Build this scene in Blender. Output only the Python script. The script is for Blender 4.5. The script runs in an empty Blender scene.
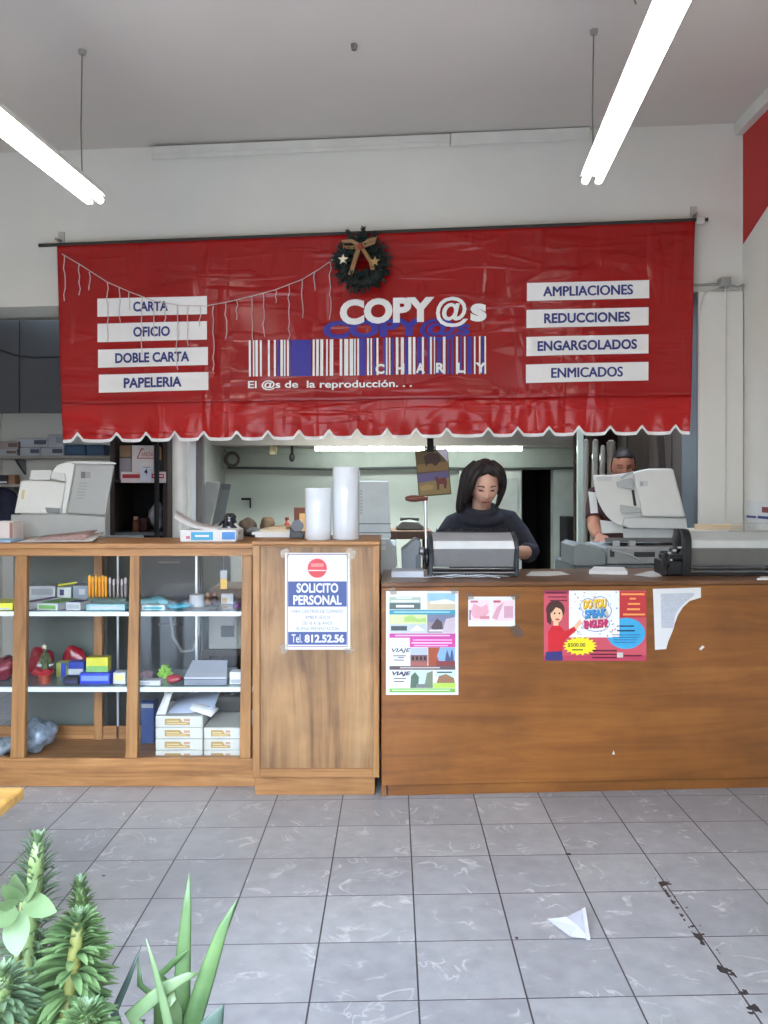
import bpy, math, random
from mathutils import Vector, Matrix, Euler
random.seed(7)
SC = bpy.context.scene
COL = SC.collection
V = Vector
PI = math.pi
# ---------------------------------------------------------------- camera model
F, CX, CY, EYE = 820.0, 393.0, 489.0, 1.4      # focal length in pixels, vanishing point, eye height
def RX(px, Y): return (px - CX) / F * Y
def RZ(py, Y): return EYE - (py - CY) / F * Y
def P(px, py, Y): return V((RX(px, Y), Y, RZ(py, Y)))
def plane(p0, n):
    p0 = V(p0); n = V(n).normalized(); o = V((0, 0, EYE))
    def s(px, py, off=0.0):
        d = V(((px - CX) / F, 1.0, -(py - CY) / F))
        q = p0 + n * off
        return o + d * (n.dot(q - o) / n.dot(d))
    return s
# ---------------------------------------------------------------- materials
def lin(c):
    c = c / 255.0
    return c / 12.92 if c <= 0.04045 else ((c + 0.055) / 1.055) ** 2.4
def rgb(c): return (lin(c[0]), lin(c[1]), lin(c[2]), 1.0)
MATS = {}
def new_mat(name):
    m = bpy.data.materials.new(name); m.use_nodes = True
    nt = m.node_tree
    b = nt.nodes['Principled BSDF']
    return m, nt, b
def noise(nt, scale, detail=3, vec=None, rough=.55, dist=0):
    n = nt.nodes.new('ShaderNodeTexNoise'); n.inputs['Scale'].default_value = scale
    n.inputs['Detail'].default_value = detail; n.inputs['Roughness'].default_value = rough
    n.inputs['Distortion'].default_value = dist
    if vec is not None: nt.links.new(vec, n.inputs['Vector'])
    return n
def coords(nt, scale=(1, 1, 1), rot=(0, 0, 0)):
    t = nt.nodes.new('ShaderNodeTexCoord'); mp = nt.nodes.new('ShaderNodeMapping')
    mp.inputs['Scale'].default_value = scale; mp.inputs['Rotation'].default_value = rot
    nt.links.new(t.outputs['Object'], mp.inputs['Vector'])
    return mp.outputs['Vector']
def ramp(nt, fac, stops):
    r = nt.nodes.new('ShaderNodeValToRGB'); e = r.color_ramp.elements
    while len(e) < len(stops): e.new(0.5)
    for k, (p, c) in enumerate(stops):
        e[k].position = p; e[k].color = c if len(c) == 4 else rgb(c)
    nt.links.new(fac, r.inputs['Fac'])
    return r
def mixc(nt, fac, a, b, blend='MIX'):
    n = nt.nodes.new('ShaderNodeMix'); n.data_type = 'RGBA'; n.blend_type = blend
    for s, x in ((0, fac), (6, a), (7, b)):
        if hasattr(x, 'node'): nt.links.new(x, n.inputs[s])
        else: n.inputs[s].default_value = x
    return n.outputs[2]
def bumpn(nt, b, h, strength, dist=.01):
    n = nt.nodes.new('ShaderNodeBump'); n.inputs['Strength'].default_value = strength
    n.inputs['Distance'].default_value = dist
    nt.links.new(h, n.inputs['Height']); nt.links.new(n.outputs['Normal'], b.inputs['Normal'])
def M(c, rough=.6, metal=0.0, var=.07, scale=9.0, bump=0.0, bscale=60.0, coat=0.0, spec=.5):
    key = (tuple(c), rough, metal, var, scale, bump, bscale, coat, spec)
    if key in MATS: return MATS[key]
    m, nt, b = new_mat('paint_%d_%d_%d' % tuple(c))
    vec = coords(nt)
    n = noise(nt, scale, 4, vec)
    base = rgb(c)
    lo = tuple(x * (1 - var) for x in base[:3]) + (1,)
    hi = tuple(min(1, x * (1 + var)) for x in base[:3]) + (1,)
    r = ramp(nt, n.outputs['Fac'], [(.3, lo), (.7, hi)])
    nt.links.new(r.outputs['Color'], b.inputs['Base Color'])
    b.inputs['Roughness'].default_value = rough; b.inputs['Metallic'].default_value = metal
    b.inputs['Coat Weight'].default_value = coat; b.inputs['Specular IOR Level'].default_value = spec
    if bump:
        bumpn(nt, b, noise(nt, bscale, 3, vec).outputs['Fac'], bump)
    MATS[key] = m
    return m
def emissive(name, c, strength):
    m, nt, b = new_mat(name)
    b.inputs['Base Color'].default_value = (0.9, 0.9, 0.9, 1)
    b.inputs['Emission Color'].default_value = rgb(c); b.inputs['Emission Strength'].default_value = strength
    return m
def wood(name, c1, c2, c3, axis='z', s=1.0, rough=.45, blotch=.25):
    m, nt, b = new_mat(name)
    sc = {'x': (1.2, 16, 16), 'y': (16, 1.2, 16), 'z': (16, 16, 1.2)}[axis]
    vec = coords(nt, tuple(k * s for k in sc))
    n1 = noise(nt, 1.6, 6, vec, .62, 1.2)
    r = ramp(nt, n1.outputs['Fac'], [(.28, c1), (.5, c2), (.74, c3)])
    n2 = noise(nt, 2.3, 4, coords(nt), .6)
    rr = ramp(nt, n2.outputs['Fac'], [(.35, (1 - blotch,) * 3 + (1,)), (.65, (1, 1, 1, 1))])
    nt.links.new(mixc(nt, 1.0, r.outputs['Color'], rr.outputs['Color'], 'MULTIPLY'), b.inputs['Base Color'])
    b.inputs['Roughness'].default_value = rough
    bumpn(nt, b, n1.outputs['Fac'], .12, .004)
    return m
def glass_thin(name, tint=(1, 1, 1, 1), rough=.02, refl=1.45):
    m = bpy.data.materials.new(name); m.use_nodes = True; nt = m.node_tree
    nt.nodes.remove(nt.nodes['Principled BSDF'])
    out = nt.nodes['Material Output']
    tr = nt.nodes.new('ShaderNodeBsdfTransparent'); tr.inputs['Color'].default_value = tint
    gl = nt.nodes.new('ShaderNodeBsdfGlossy'); gl.inputs['Roughness'].default_value = rough
    fr = nt.nodes.new('ShaderNodeFresnel'); fr.inputs['IOR'].default_value = refl
    n = noise(nt, 3.0, 2, coords(nt)); bp = nt.nodes.new('ShaderNodeBump')
    bp.inputs['Strength'].default_value = .02; nt.links.new(n.outputs['Fac'], bp.inputs['Height'])
    nt.links.new(bp.outputs['Normal'], gl.inputs['Normal'])
    mx = nt.nodes.new('ShaderNodeMixShader')
    nt.links.new(fr.outputs['Fac'], mx.inputs['Fac']); nt.links.new(tr.outputs[0], mx.inputs[1]); nt.links.new(gl.outputs[0], mx.inputs[2])
    nt.links.new(mx.outputs[0], out.inputs['Surface'])
    return m
# ---------------------------------------------------------------- mesh building
def wm(o):
    m = Matrix.Identity(4)
    while o is not None:
        m = o.matrix_basis @ m; o = o.parent
    return m
class MB:
    def __init__(s): s.v = []; s.f = []; s.mi = []; s.mats = []
    def mat(s, m):
        if m not in s.mats: s.mats.append(m)
        return s.mats.index(m)
    def add(s, vs, fs, m):
        k = len(s.v); i = s.mat(m)
        s.v += [V(x) for x in vs]
        for f in fs: s.f.append([k + a for a in f]); s.mi.append(i)
        return s
    def box(s, x0, x1, y0, y1, z0, z1, m, T=None):
        vs = [V((x, y, z)) for z in (z0, z1) for y in (y0, y1) for x in (x0, x1)]
        if T is not None: vs = [T @ v for v in vs]
        return s.add(vs, [(0, 2, 3, 1), (4, 5, 7, 6), (0, 1, 5, 4), (2, 6, 7, 3), (0, 4, 6, 2), (1, 3, 7, 5)], m)
    def obox(s, c, size, rot, m):
        T = Matrix.Translation(c) @ Euler(rot).to_matrix().to_4x4()
        a, b, d = [k / 2 for k in size]
        return s.box(-a, a, -b, b, -d, d, m, T)
    def slab(s, poly, ext, m, mside=None):
        n = len(poly); poly = [V(p) for p in poly]; ext = V(ext)
        s.add(poly + [p + ext for p in poly], [list(range(n))[::-1], list(range(n, 2 * n))], m)
        k = len(s.v) - 2 * n; i = s.mat(mside or m)
        for a in range(n):
            b = (a + 1) % n
            s.f.append([k + a, k + b, k + n + b, k + n + a]); s.mi.append(i)
        return s
    def tube(s, pts, r, m, n=10, ref=None, caps=True):
        pts = [V(p) for p in pts]; N = len(pts)
        if not isinstance(r, (list, tuple)) or (isinstance(r, tuple)): r = [r] * N
        vs = []; prev = None
        for i, p in enumerate(pts):
            t = (pts[min(i + 1, N - 1)] - pts[max(i - 1, 0)]).normalized()
            if prev is None:
                q = V(ref) if ref is not None else (V((0, 0, 1)) if abs(t.z) < .9 else V((1, 0, 0)))
            else: q = prev
            a = (q - t * q.dot(t))
            if a.length < 1e-6: a = t.orthogonal()
            a.normalize(); prev = a; b = t.cross(a)
            ra, rb = r[i] if isinstance(r[i], (tuple, list)) else (r[i], r[i])
            for k in range(n):
                th = 2 * PI * k / n
                vs.append(p + a * (ra * math.cos(th)) + b * (rb * math.sin(th)))
        fs = [(i * n + k, i * n + (k + 1) % n, (i + 1) * n + (k + 1) % n, (i + 1) * n + k) for i in range(N - 1) for k in range(n)]
        if caps: fs += [list(range(n))[::-1], list(range((N - 1) * n, N * n))]
        return s.add(vs, fs, m)
    def lathe(s, c, prof, m, n=24, T=None):
        c = V(c); vs = []
        for (r, z) in prof:
            for k in range(n):
                th = 2 * PI * k / n; p = V((r * math.cos(th), r * math.sin(th), z))
                vs.append((T @ p if T is not None else p) + c)
        N = len(prof)
        fs = [(i * n + k, i * n + (k + 1) % n, (i + 1) * n + (k + 1) % n, (i + 1) * n + k) for i in range(N - 1) for k in range(n)]
        fs += [list(range(n))[::-1], list(range((N - 1) * n, N * n))]
        return s.add(vs, fs, m)
    def ell(s, c, rad, m, nu=20, nv=14, fn=None, T=None):
        vs = []; c = V(c)
        for j in range(nv + 1):
            ph = PI * j / nv
            for i in range(nu):
                th = 2 * PI * i / nu
                p = V((rad[0] * math.sin(ph) * math.cos(th), rad[1] * math.sin(ph) * math.sin(th), rad[2] * math.cos(ph)))
                if fn: p = fn(p)
                if T is not None: p = T @ p
                vs.append(p + c)
        fs = [(j * nu + i, (j + 1) * nu + i, (j + 1) * nu + (i + 1) % nu, j * nu + (i + 1) % nu) for j in range(nv) for i in range(nu)]
        return s.add(vs, fs, m)
    def flat(s, poly, surf, off, m, th=0.0):
        pts = [surf(x, y, off) for x, y in poly]
        if th:
            back = [surf(x, y, off - th) for x, y in poly]
            n = len(pts)
            s.add(pts + back, [list(range(n))[::-1], list(range(n, 2 * n))] + [[a, (a + 1) % n, n + (a + 1) % n, n + a] for a in range(n)], m)
        else:
            s.add(pts, [list(range(len(pts)))[::-1]], m)
        return s
    def rect(s, x0, y0, x1, y1, surf, off, m, nx=1, ny=1, slope=0.0):
        vs = []; 
        for j in range(ny + 1):
            for i in range(nx + 1):
                x = x0 + (x1 - x0) * i / nx; y = y0 + (y1 - y0) * j / ny + slope * (x - x0)
                vs.append(surf(x, y, off))
        w = nx + 1
        return s.add(vs, [(j * w + i, (j + 1) * w + i, (j + 1) * w + i + 1, j * w + i + 1) for j in range(ny) for i in range(nx)], m)
    def text(s, string, box, surf, off, m, bold=.0, slope=0.0, shear=0.0, keep=False):
        if 'M' in string and bold > 0:
            x0, y0, x1, y1 = box; e = bold * (y1 - y0) * 1.25
            for k, (dx, dy) in enumerate(((-e, 0), (e, 0), (0, -e * .6), (0, e * .6), (-e * .5, 0), (e * .5, 0))):
                s.text(string, (x0 + dx + e, y0 + dy + e * .6, x1 + dx - e, y1 + dy - e * .6), surf, off + 2e-5 * k, m, 0, slope, shear)
            return s
        vs, fs = text2d(string, bold)
        xs = [v[0] for v in vs]; ys = [v[1] for v in vs]
        a, b, c, d = min(xs), max(xs), min(ys), max(ys)
        x0, y0, x1, y1 = box
        pts = []
        for (x, y) in vs:
            tv = (d - y) / (d - c)
            px = x0 + (x - a) / (b - a) * (x1 - x0) + shear * (1 - tv)
            py = y0 + tv * (y1 - y0) + slope * (px - x0)
            pts.append(surf(px, py, off))
        return s.add(pts, fs, m)
    def build(s, name, parent=None, bevel=0.0, smooth=False, seg=2, label=None, cat=None, group=None, kind=None, solid=0.0, auto=None):
        me = bpy.data.meshes.new(name)
        if parent is None:
            lo = [min(v[i] for v in s.v) for i in range(3)]; hi = [max(v[i] for v in s.v) for i in range(3)]
            org = V(((lo[0] + hi[0]) / 2, (lo[1] + hi[1]) / 2, lo[2])); vs = [v - org for v in s.v]
        else:
            inv = wm(parent).inverted(); vs = [inv @ v for v in s.v]
        me.from_pydata([tuple(v) for v in vs], [], s.f)
        for m in s.mats: me.materials.append(m)
        me.polygons.foreach_set('material_index', s.mi)
        if smooth: me.polygons.foreach_set('use_smooth', [True] * len(me.polygons))
        me.update()
        o = bpy.data.objects.new(name, me); COL.objects.link(o)
        if parent is None: o.location = org
        else: o.parent = parent
        if solid:
            md = o.modifiers.new('solid', 'SOLIDIFY'); md.thickness = solid; md.offset = 0
        if bevel:
            md = o.modifiers.new('bevel', 'BEVEL'); md.width = bevel; md.segments = seg; md.limit_method = 'ANGLE'; md.angle_limit = .6
            if not smooth:
                me.polygons.foreach_set('use_smooth', [True] * len(me.polygons))
                md.harden_normals = True
        tag(o, label, cat, group, kind)
        return o
def tag(o, label=None, cat=None, group=None, kind=None):
    if label: o['label'] = label
    if cat: o['category'] = cat
    if group: o['group'] = group
    if kind: o['kind'] = kind
    return o
def thing(name, label, cat, loc=(0, 0, 0), rotz=0.0, group=None):
    o = bpy.data.objects.new(name, None); COL.objects.link(o)
    o.location = loc; o.rotation_euler = (0, 0, rotz); o.empty_display_size = .1
    return tag(o, label, cat, group)
def copy_tree(o, loc, label=None, parent=None):
    c = o.copy(); COL.objects.link(c)
    if parent is not None: c.parent = parent
    else: c.location = loc
    if label: c['label'] = label
    for ch in [x for x in bpy.data.objects if x.parent == o]: copy_tree(ch, None, None, c)
    return c
TXT = {}
def text2d(s, bold):
    key = (s, bold)
    if key in TXT: return TXT[key]
    cu = bpy.data.curves.new('txt', 'FONT'); cu.body = s; cu.offset = bold; cu.resolution_u = 4
    ob = bpy.data.objects.new('txt', cu); COL.objects.link(ob)
    dg = bpy.context.evaluated_depsgraph_get(); dg.update()
    e = ob.evaluated_get(dg); me = e.to_mesh()
    vs = [(v.co.x, v.co.y) for v in me.vertices]; fs = [tuple(p.vertices) for p in me.polygons]
    e.to_mesh_clear()
    bpy.data.objects.remove(ob); bpy.data.curves.remove(cu)
    TXT[key] = (vs, fs)
    return TXT[key]
def remeshed(mb, voxel, smooth_it=2):
    """fuse the pieces of mb into one continuous surface; returns MB-like vertex and face lists"""
    me = bpy.data.meshes.new('tmp'); me.from_pydata([tuple(v) for v in mb.v], [], mb.f); me.update()
    o = bpy.data.objects.new('tmp', me); COL.objects.link(o)
    md = o.modifiers.new('r', 'REMESH'); md.mode = 'VOXEL'; md.voxel_size = voxel
    if smooth_it:
        sm = o.modifiers.new('s', 'SMOOTH'); sm.iterations = smooth_it; sm.factor = .5
    dg = bpy.context.evaluated_depsgraph_get(); dg.update()
    e = o.evaluated_get(dg); m2 = e.to_mesh()
    vs = [v.co.copy() for v in m2.vertices]; fs = [tuple(p.vertices) for p in m2.polygons]
    e.to_mesh_clear(); bpy.data.objects.remove(o); bpy.data.meshes.remove(me)
    return vs, fs
def structure(mb, name, parent=None, bevel=0.0, **k):
    return mb.build(name, parent, bevel=bevel, kind=None if parent else 'structure', **k)
# ================================================================ materials of the place
WHITE = M((214, 212, 204), .75, var=.05, scale=1.3, bump=.08, bscale=25)
CEIL = M((205, 199, 192), .8, var=.04, scale=.9, bump=.06, bscale=30)
REAR = M((196, 206, 196), .7, var=.06, scale=1.0)
TRIMW = M((208, 206, 198), .6, var=.05)
REDWALL = M((176, 32, 34), .6, var=.05)
HONEY = wood('honey_wood_upright', (128, 84, 44), (168, 120, 70), (190, 143, 90), 'z', .8)
HONEYX = wood('honey_wood_level', (132, 86, 44), (174, 122, 70), (194, 145, 90), 'x', .8)
PANELW = wood('streaked_wood_panel', (92, 60, 34), (164, 122, 78), (192, 152, 104), 'z', .40, blotch=.42)
BROWNX = wood('brown_plywood', (124, 74, 32), (144, 89, 38), (160, 103, 48), 'x', .5, rough=.38, blotch=.3)
DARKW = wood('dark_wood', (52, 32, 22), (80, 50, 34), (98, 66, 44), 'z', .8)
PINE = wood('pine_wood', (190, 140, 70), (218, 172, 96), (230, 188, 112), 'x', .8)
PLASTW = M((222, 222, 218), .4, var=.03)
PLASTG = M((176, 178, 176), .45, var=.04)
PLASTD = M((128, 132, 134), .5, var=.05)
BLACK = M((24, 24, 28), .35, var=.1)
MATTEBLACK = M((16, 16, 18), .8, var=.1)
CHROME = M((205, 208, 212), .22, 1.0, var=.03)
SILVER = M((200, 204, 208), .34, .85, var=.03)
STEEL = M((140, 142, 146), .4, .9, var=.05)
PAPER = M((222, 222, 220), .8, var=.02)
PAPERG = M((206, 212, 224), .8, var=.04)
GLASS = glass_thin('shop_glass', refl=1.28)
NAVY = M((38, 48, 118), .5)
TAPE = glass_thin('clear_tape', (.93, .90, .84, 1), .35, 1.9)

def floor_mat():
    m, nt, b = new_mat('veined_floor_tile')
    L = nt.links.new
    t = nt.nodes.new('ShaderNodeTexCoord'); sx = nt.nodes.new('ShaderNodeSeparateXYZ'); L(t.outputs['Object'], sx.inputs[0])
    def mth(op, a, bb=None, c=None):
        n = nt.nodes.new('ShaderNodeMath'); n.operation = op
        for k, x in enumerate((a, bb, c)):
            if x is None: continue
            if hasattr(x, 'node'): L(x, n.inputs[k])
            else: n.inputs[k].default_value = x
        return n.outputs[0]
    X = mth('ADD', sx.outputs[0], -.5 - .0702)                    # back to room axes
    Y = mth('ADD', mth('ADD', sx.outputs[1], 3.0 - .180), mth('MULTIPLY', sx.outputs[0], -.030))
    gx = mth('DIVIDE', X, .2985); gy = mth('DIVIDE', Y, .2925)
    def line(g, wdt):
        f = mth('FRACT', g); d = mth('MINIMUM', f, mth('SUBTRACT', 1.0, f))
        return mth('LESS_THAN', d, wdt)
    grout = mth('MAXIMUM', line(gx, .0085), line(gy, .0065))
    cx = nt.nodes.new('ShaderNodeCombineXYZ'); L(mth('FLOOR', gx), cx.inputs[0]); L(mth('FLOOR', gy), cx.inputs[1])
    wn = nt.nodes.new('ShaderNodeTexWhiteNoise'); wn.noise_dimensions = '2D'; L(cx.outputs[0], wn.inputs['Vector'])
    # veins: thin ridges of a warped noise, offset tile by tile
    va = nt.nodes.new('ShaderNodeVectorMath'); va.operation = 'MULTIPLY_ADD'
    L(wn.outputs['Color'], va.inputs[0]); va.inputs[1].default_value = (9, 9, 9); L(t.outputs['Object'], va.inputs[2])
    n1 = noise(nt, 5.0, 3, va.outputs[0], .5, 1.6)
    ridge = mth('ABSOLUTE', mth('SUBTRACT', n1.outputs['Fac'], .5))
    vein = ramp(nt, ridge, [(.0, (1, 1, 1, 1)), (.012, (.5, .5, .5, 1)), (.03, (0, 0, 0, 1))])
    gate = ramp(nt, noise(nt, 8.0, 2, va.outputs[0]).outputs['Fac'], [(.5, (0, 0, 0, 1)), (.64, (1, 1, 1, 1))])
    veinf = mth('MULTIPLY', vein.outputs['Color'], gate.outputs['Color'])
    n2 = noise(nt, 14, 4, va.outputs[0])
    base = ramp(nt, n2.outputs['Fac'], [(.3, (156, 157, 160)), (.7, (174, 175, 177))])
    tint = ramp(nt, wn.outputs['Value'], [(0, (.86, .86, .88, 1)), (1, (1.0, 1.0, 1.0, 1))])
    c = mixc(nt, 1.0, base.outputs['Color'], tint.outputs['Color'], 'MULTIPLY')
    c = mixc(nt, mth('MULTIPLY', veinf, .55), c, rgb((224, 224, 222)))
    dirt = ramp(nt, noise(nt, 1.1, 4, t.outputs['Object']).outputs['Fac'], [(.35, (.84, .83, .82, 1)), (.62, (1, 1, 1, 1))])
    c = mixc(nt, 1.0, c, dirt.outputs['Color'], 'MULTIPLY')
    c = mixc(nt, grout, c, rgb((58, 57, 60)))
    # scattered black stains, thickest along one joint towards the right
    near = mth('LESS_THAN', mth('ABSOLUTE', mth('SUBTRACT', X, .895)), .022)
    near = mth('MULTIPLY', near, mth('LESS_THAN', Y, 2.75))
    sp = mth('GREATER_THAN', noise(nt, 17, 3, t.outputs['Object']).outputs['Fac'], .56)
    sp2 = mth('GREATER_THAN', noise(nt, 10, 2, t.outputs['Object']).outputs['Fac'], .765)
    c = mixc(nt, mth('MAXIMUM', mth('MULTIPLY', near, sp), sp2), c, rgb((52, 50, 54)))
    L(c, b.inputs['Base Color'])
    rr = ramp(nt, n2.outputs['Fac'], [(.3, (.30, .30, .30, 1)), (.7, (.46, .46, .46, 1))])
    L(rr.outputs['Color'], b.inputs['Roughness'])
    bp = nt.nodes.new('ShaderNodeBump'); bp.inputs['Strength'].default_value = .25; bp.inputs['Distance'].default_value = .003
    L(mth('SUBTRACT', 1.0, grout), bp.inputs['Height']); L(bp.outputs['Normal'], b.inputs['Normal'])
    return m
# ================================================================ the room
WALL = plane((0, 4.80, 0), (-.0946, -1, 0))
def wy(X): return 4.80 - .0946 * X
structure(MB().box(-3.2, 2.2, -3, 9, -.12, 0, floor_mat()), 'floor')
mb = MB(); mb.slab([(-3.1, .3, 3.46), (2.1, .3, 3.46), (2.1, wy(2.1) + .2, 3.46), (-3.1, wy(-3.1) + .2, 3.46)], (0, 0, .15), CEIL)
structure(mb, 'ceiling')
XR = 1.966
mb = MB().box(XR, XR + .14, .3, 9, 0, 3.46, WHITE); wr = structure(mb, 'wall_right')
mb = MB(); mb.slab([(XR - .003, 4.60, 3.40), (XR - .003, 4.60, 2.775), (XR - .003, 2.86, 3.40)], (.004, 0, 0), REDWALL)
structure(mb, 'red_paint_band', wr)
structure(MB().box(-3.14, -3.0, .3, 9, 0, 3.46, WHITE), 'wall_left')
mb = MB(); mb.slab([(-3.0, .3, 2.25), (XR, .3, 2.25), (XR, .3, 3.46), (-3.0, .3, 3.46)], (0, .18, 0), WHITE); mb.box(.32, XR, .3, .48, 0, 2.25, WHITE).box(-3.0, -2.3, .3, .48, 0, 2.25, WHITE); structure(mb, 'wall_front_light_mask')  # unseen shop front; low lintel and side piers shaped to hold back daylight
# beam over the opening
mb = MB(); mb.slab([(-3.0, wy(-3.0), 2.515), (XR, wy(XR), 2.515), (XR, wy(XR), 3.46), (-3.0, wy(-3.0), 3.46)], (.028, .30, 0), WHITE)
structure(mb, 'wall_back')
# plastered pillar on the right, round post on the left
mb = MB(); mb.slab([(1.716, wy(1.716) - .03, 0), (XR - .002, wy(XR) - .03, 0), (XR - .002, wy(XR) + .22, 0), (1.716, wy(1.716) + .22, 0)], (0, 0, 2.515), WHITE)
structure(mb, 'pillar', bevel=.012)
mb = MB(); mb.slab([(1.711, wy(1.716) - .02, 0), (1.7155, wy(1.716) - .02, 0), (1.7155, wy(1.716) + .22, 0), (1.711, wy(1.716) + .22, 0)], (0, 0, 2.51), M((92, 100, 106), .5, .2)); structure(mb, 'pillar_shade_sheet')  # grey sheet paints the shade onto the pillar's left side
mb = MB().lathe((-1.283, 4.95, 0), [(.047, 0), (.047, 2.515)], M((205, 203, 196), .35), 28)
structure(mb, 'pillar', smooth=False, bevel=.002)
mb = MB().box(-1.232, -1.20, 4.99, 5.06, 0, 2.515, M((176, 178, 178), .4, .3)).box(-1.20, -1.16, 5.0, 5.05, 0, 2.515, M((96, 92, 90), .6)); structure(mb, 'trim_3')
# trunking strip under the ceiling, moulding along the right wall
mb = MB()
mb.flat([(152, 146.5), (450, 133.6), (450, 146.4), (152, 159.3)], WALL, .05, TRIMW, .05)
mb.flat([(450.8, 133.2), (590, 127), (590, 139.6), (450.8, 146)], WALL, .047, TRIMW, .047)
mb.flat([(152, 153.6), (450, 140.6), (450, 142), (152, 155)], WALL, .056, TRIMW, .01)
structure(mb, 'trim_1', bevel=.003)
structure(MB().box(XR - .05, XR - .001, .5, wy(XR) - .01, 3.385, 3.459, TRIMW), 'trim_2', bevel=.006)
# back room behind the counters
YR = 7.8
mb = MB().box(-1.6, RX(522, YR), YR, YR + .12, 0, 2.6, REAR).box(RX(553, YR), XR, YR, YR + .12, 0, 2.6, REAR).box(RX(522, YR), RX(553, YR), YR, YR + .12, 1.70, 2.6, REAR)
mb.box(1.1, 1.7, 8.72, 8.8, 0, 2.6, MATTEBLACK).box(1.1, RX(522, YR), YR + .121, 8.72, 0, 2.6, MATTEBLACK).box(RX(553, YR), 1.7, YR + .121, 8.72, 0, 2.6, MATTEBLACK).box(1.1, 1.7, YR + .121, 8.72, 1.7, 1.75, MATTEBLACK)  # black walls put the darkness behind the doorway into the colour
mb.box(-3.0, -1.6, 6.3, 6.42, 0, 2.6, WHITE).box(-1.72, -1.6, 6.42, YR, 0, 2.6, M((170, 172, 168), .7))
structure(mb, 'wall_rear')
structure(MB().box(-3.0, XR, 5.4, 9, 2.6, 2.7, CEIL), 'ceiling')
LEDGE = M((150, 146, 138), .7)
structure(MB().box(-1.6, XR, 7.22, YR, 1.785, 2.6, LEDGE), 'trim_4')
mb = MB().box(-1.6, XR, YR - .10, YR - .001, 1.585, 1.74, M((178, 190, 182), .6))
mb.tube([(-1.55, YR - .11, 1.60), (-.6, YR - .11, 1.585), (.2, YR - .11, 1.60), (.9, YR - .11, 1.585), (XR - .02, YR - .11, 1.60)], .012, M((70, 78, 76), .6), 6)
structure(mb, 'trim_5')
# door panel against the rear wall
d1 = structure(MB().box(RX(459, 7.74), RX(521, 7.74), 7.71, 7.76, .02, RZ(468, 7.74), M((206, 214, 206), .5)), 'door_1', bevel=.006)
mb = MB().box(RX(462, 7.7), RX(490, 7.7), 7.695, 7.712, .15, 1.5, M((188, 198, 190), .5)).box(RX(494, 7.7), RX(518, 7.7), 7.695, 7.712, .15, 1.5, M((194, 203, 196), .5))
structure(mb, 'door_panel', d1, bevel=.006)
mb = MB().lathe((RX(519, 7.7), 7.69, 1.0), [(.0, -.03), (.025, -.02), (.025, .02), (.0, .03)], CHROME, 12, Matrix.Rotation(PI / 2, 4, 'X'))
structure(mb, 'door_handle', d1, smooth=True)
mb = MB().box(RX(577, 5.95), RX(583, 5.95), 5.93, 5.97, 0, 2.6, M((196, 212, 200), .3)); structure(mb, 'trim_6', bevel=.004)
mb = MB().box(RX(553.5, 7.77), RX(577, 7.77), 7.76, YR - .002, 0, 1.62, M((186, 198, 190), .5)); structure(mb, 'trim_7')
# ================================================================ lamps
TUBE = emissive('lit_fluorescent_tube', (255, 248, 238), 9.0)
HOUS = M((224, 224, 220), .4, var=.02)
def lamp(a, b, label, cords):
    t = thing('tube_lamp', label, 'lamp', (a + b) / 2, 0, 'fluorescent lamps over the shop floor')
    d = (b - a).normalized(); s = d.cross(V((0, 0, 1))).normalized(); up = V((0, 0, 1))
    mb = MB(); mb.slab([a + s * w + up * z for w, z in ((-.05, .028), (-.035, .062), (.035, .062), (.05, .028))], b - a, HOUS); mb.build('housing', t)
    for k in (-1, 1):
        mb = MB().tube([a + s * .031 * k + d * .012, b + s * .031 * k - d * .012], .0165, TUBE, 14); mb.build('tube', t, smooth=False)
    for e, dd in ((a, d), (b, -d)):
        mb = MB()
        for k in (-1, 1): mb.tube([e + s * .031 * k - dd * .004, e + s * .031 * k + dd * .022], .0175, HOUS, 12)
        mb.slab([e + s * w + up * z - dd * .004 for w, z in ((-.05, .026), (-.05, .034), (.05, .034), (.05, .026))], dd * .03, HOUS)
        mb.build('end_cap', t)
    for c in cords:
        p = a + d * c
        mb = MB().tube([p + up * .06, p + up * .3 + s * .006, V((p.x, p.y, 3.458))], .0035, M((120, 116, 110), .6), 5)
        mb.lathe((p.x, p.y, 3.44), [(.016, 0), (.02, .018)], M((150, 146, 140), .5), 10)
        mb.build('cord', t)
lamp(V((.905, 3.74, 2.80)), V((.735, 1.36, 2.80)), 'right-hung lit twin tube lamp whose far end hangs before the red banner', (.06, 2.2))
lamp(V((-1.448, 4.00, 2.80)), V((-1.63, 1.6, 2.80)), 'lit twin tube lamp hanging over the glass display counter', (.15, 2.2))
mb = MB().lathe((RX(354, 3.8), 3.8, 3.435), [(.012, 0), (.016, .024)], M((110, 104, 98), .5), 10); mb.build('ceiling_hook', label='small dark hook stub on the bare ceiling between the two tube lamps', cat='hook')
mb = MB().tube([(RX(630, 3.3), 3.3, 3.458), (RX(631, 3.3), 3.3, 3.40), (RX(636, 3.3), 3.3, 3.352)], .004, M((120, 116, 110), .6), 6)
mb.build('ceiling_wire', label='short bent wire end hanging from the ceiling beside the lamp', cat='wire')
# rear room tubes
for x0, x1, lb in ((314, 425, 'lit tube lamp under the rear ledge above the white paper rolls'), (436, 523, 'lit tube lamp under the rear ledge above the dark-haired woman')):
    t = thing('batten_lamp', lb, 'lamp', P((x0 + x1) / 2, 449, 7.3), 0, 'tube lamps of the back room')
    mb = MB().box(RX(x0, 7.3), RX(x1, 7.3), 7.28, 7.34, RZ(447, 7.3), 1.785, HOUS); mb.build('housing', t)
    mb = MB().tube([P(x0 + 1, 448.6, 7.3), P(x1 - 1, 448.6, 7.3)], .019, emissive('lit_rear_tube', (244, 252, 246), 13.0), 12); mb.build('tube', t)
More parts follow.
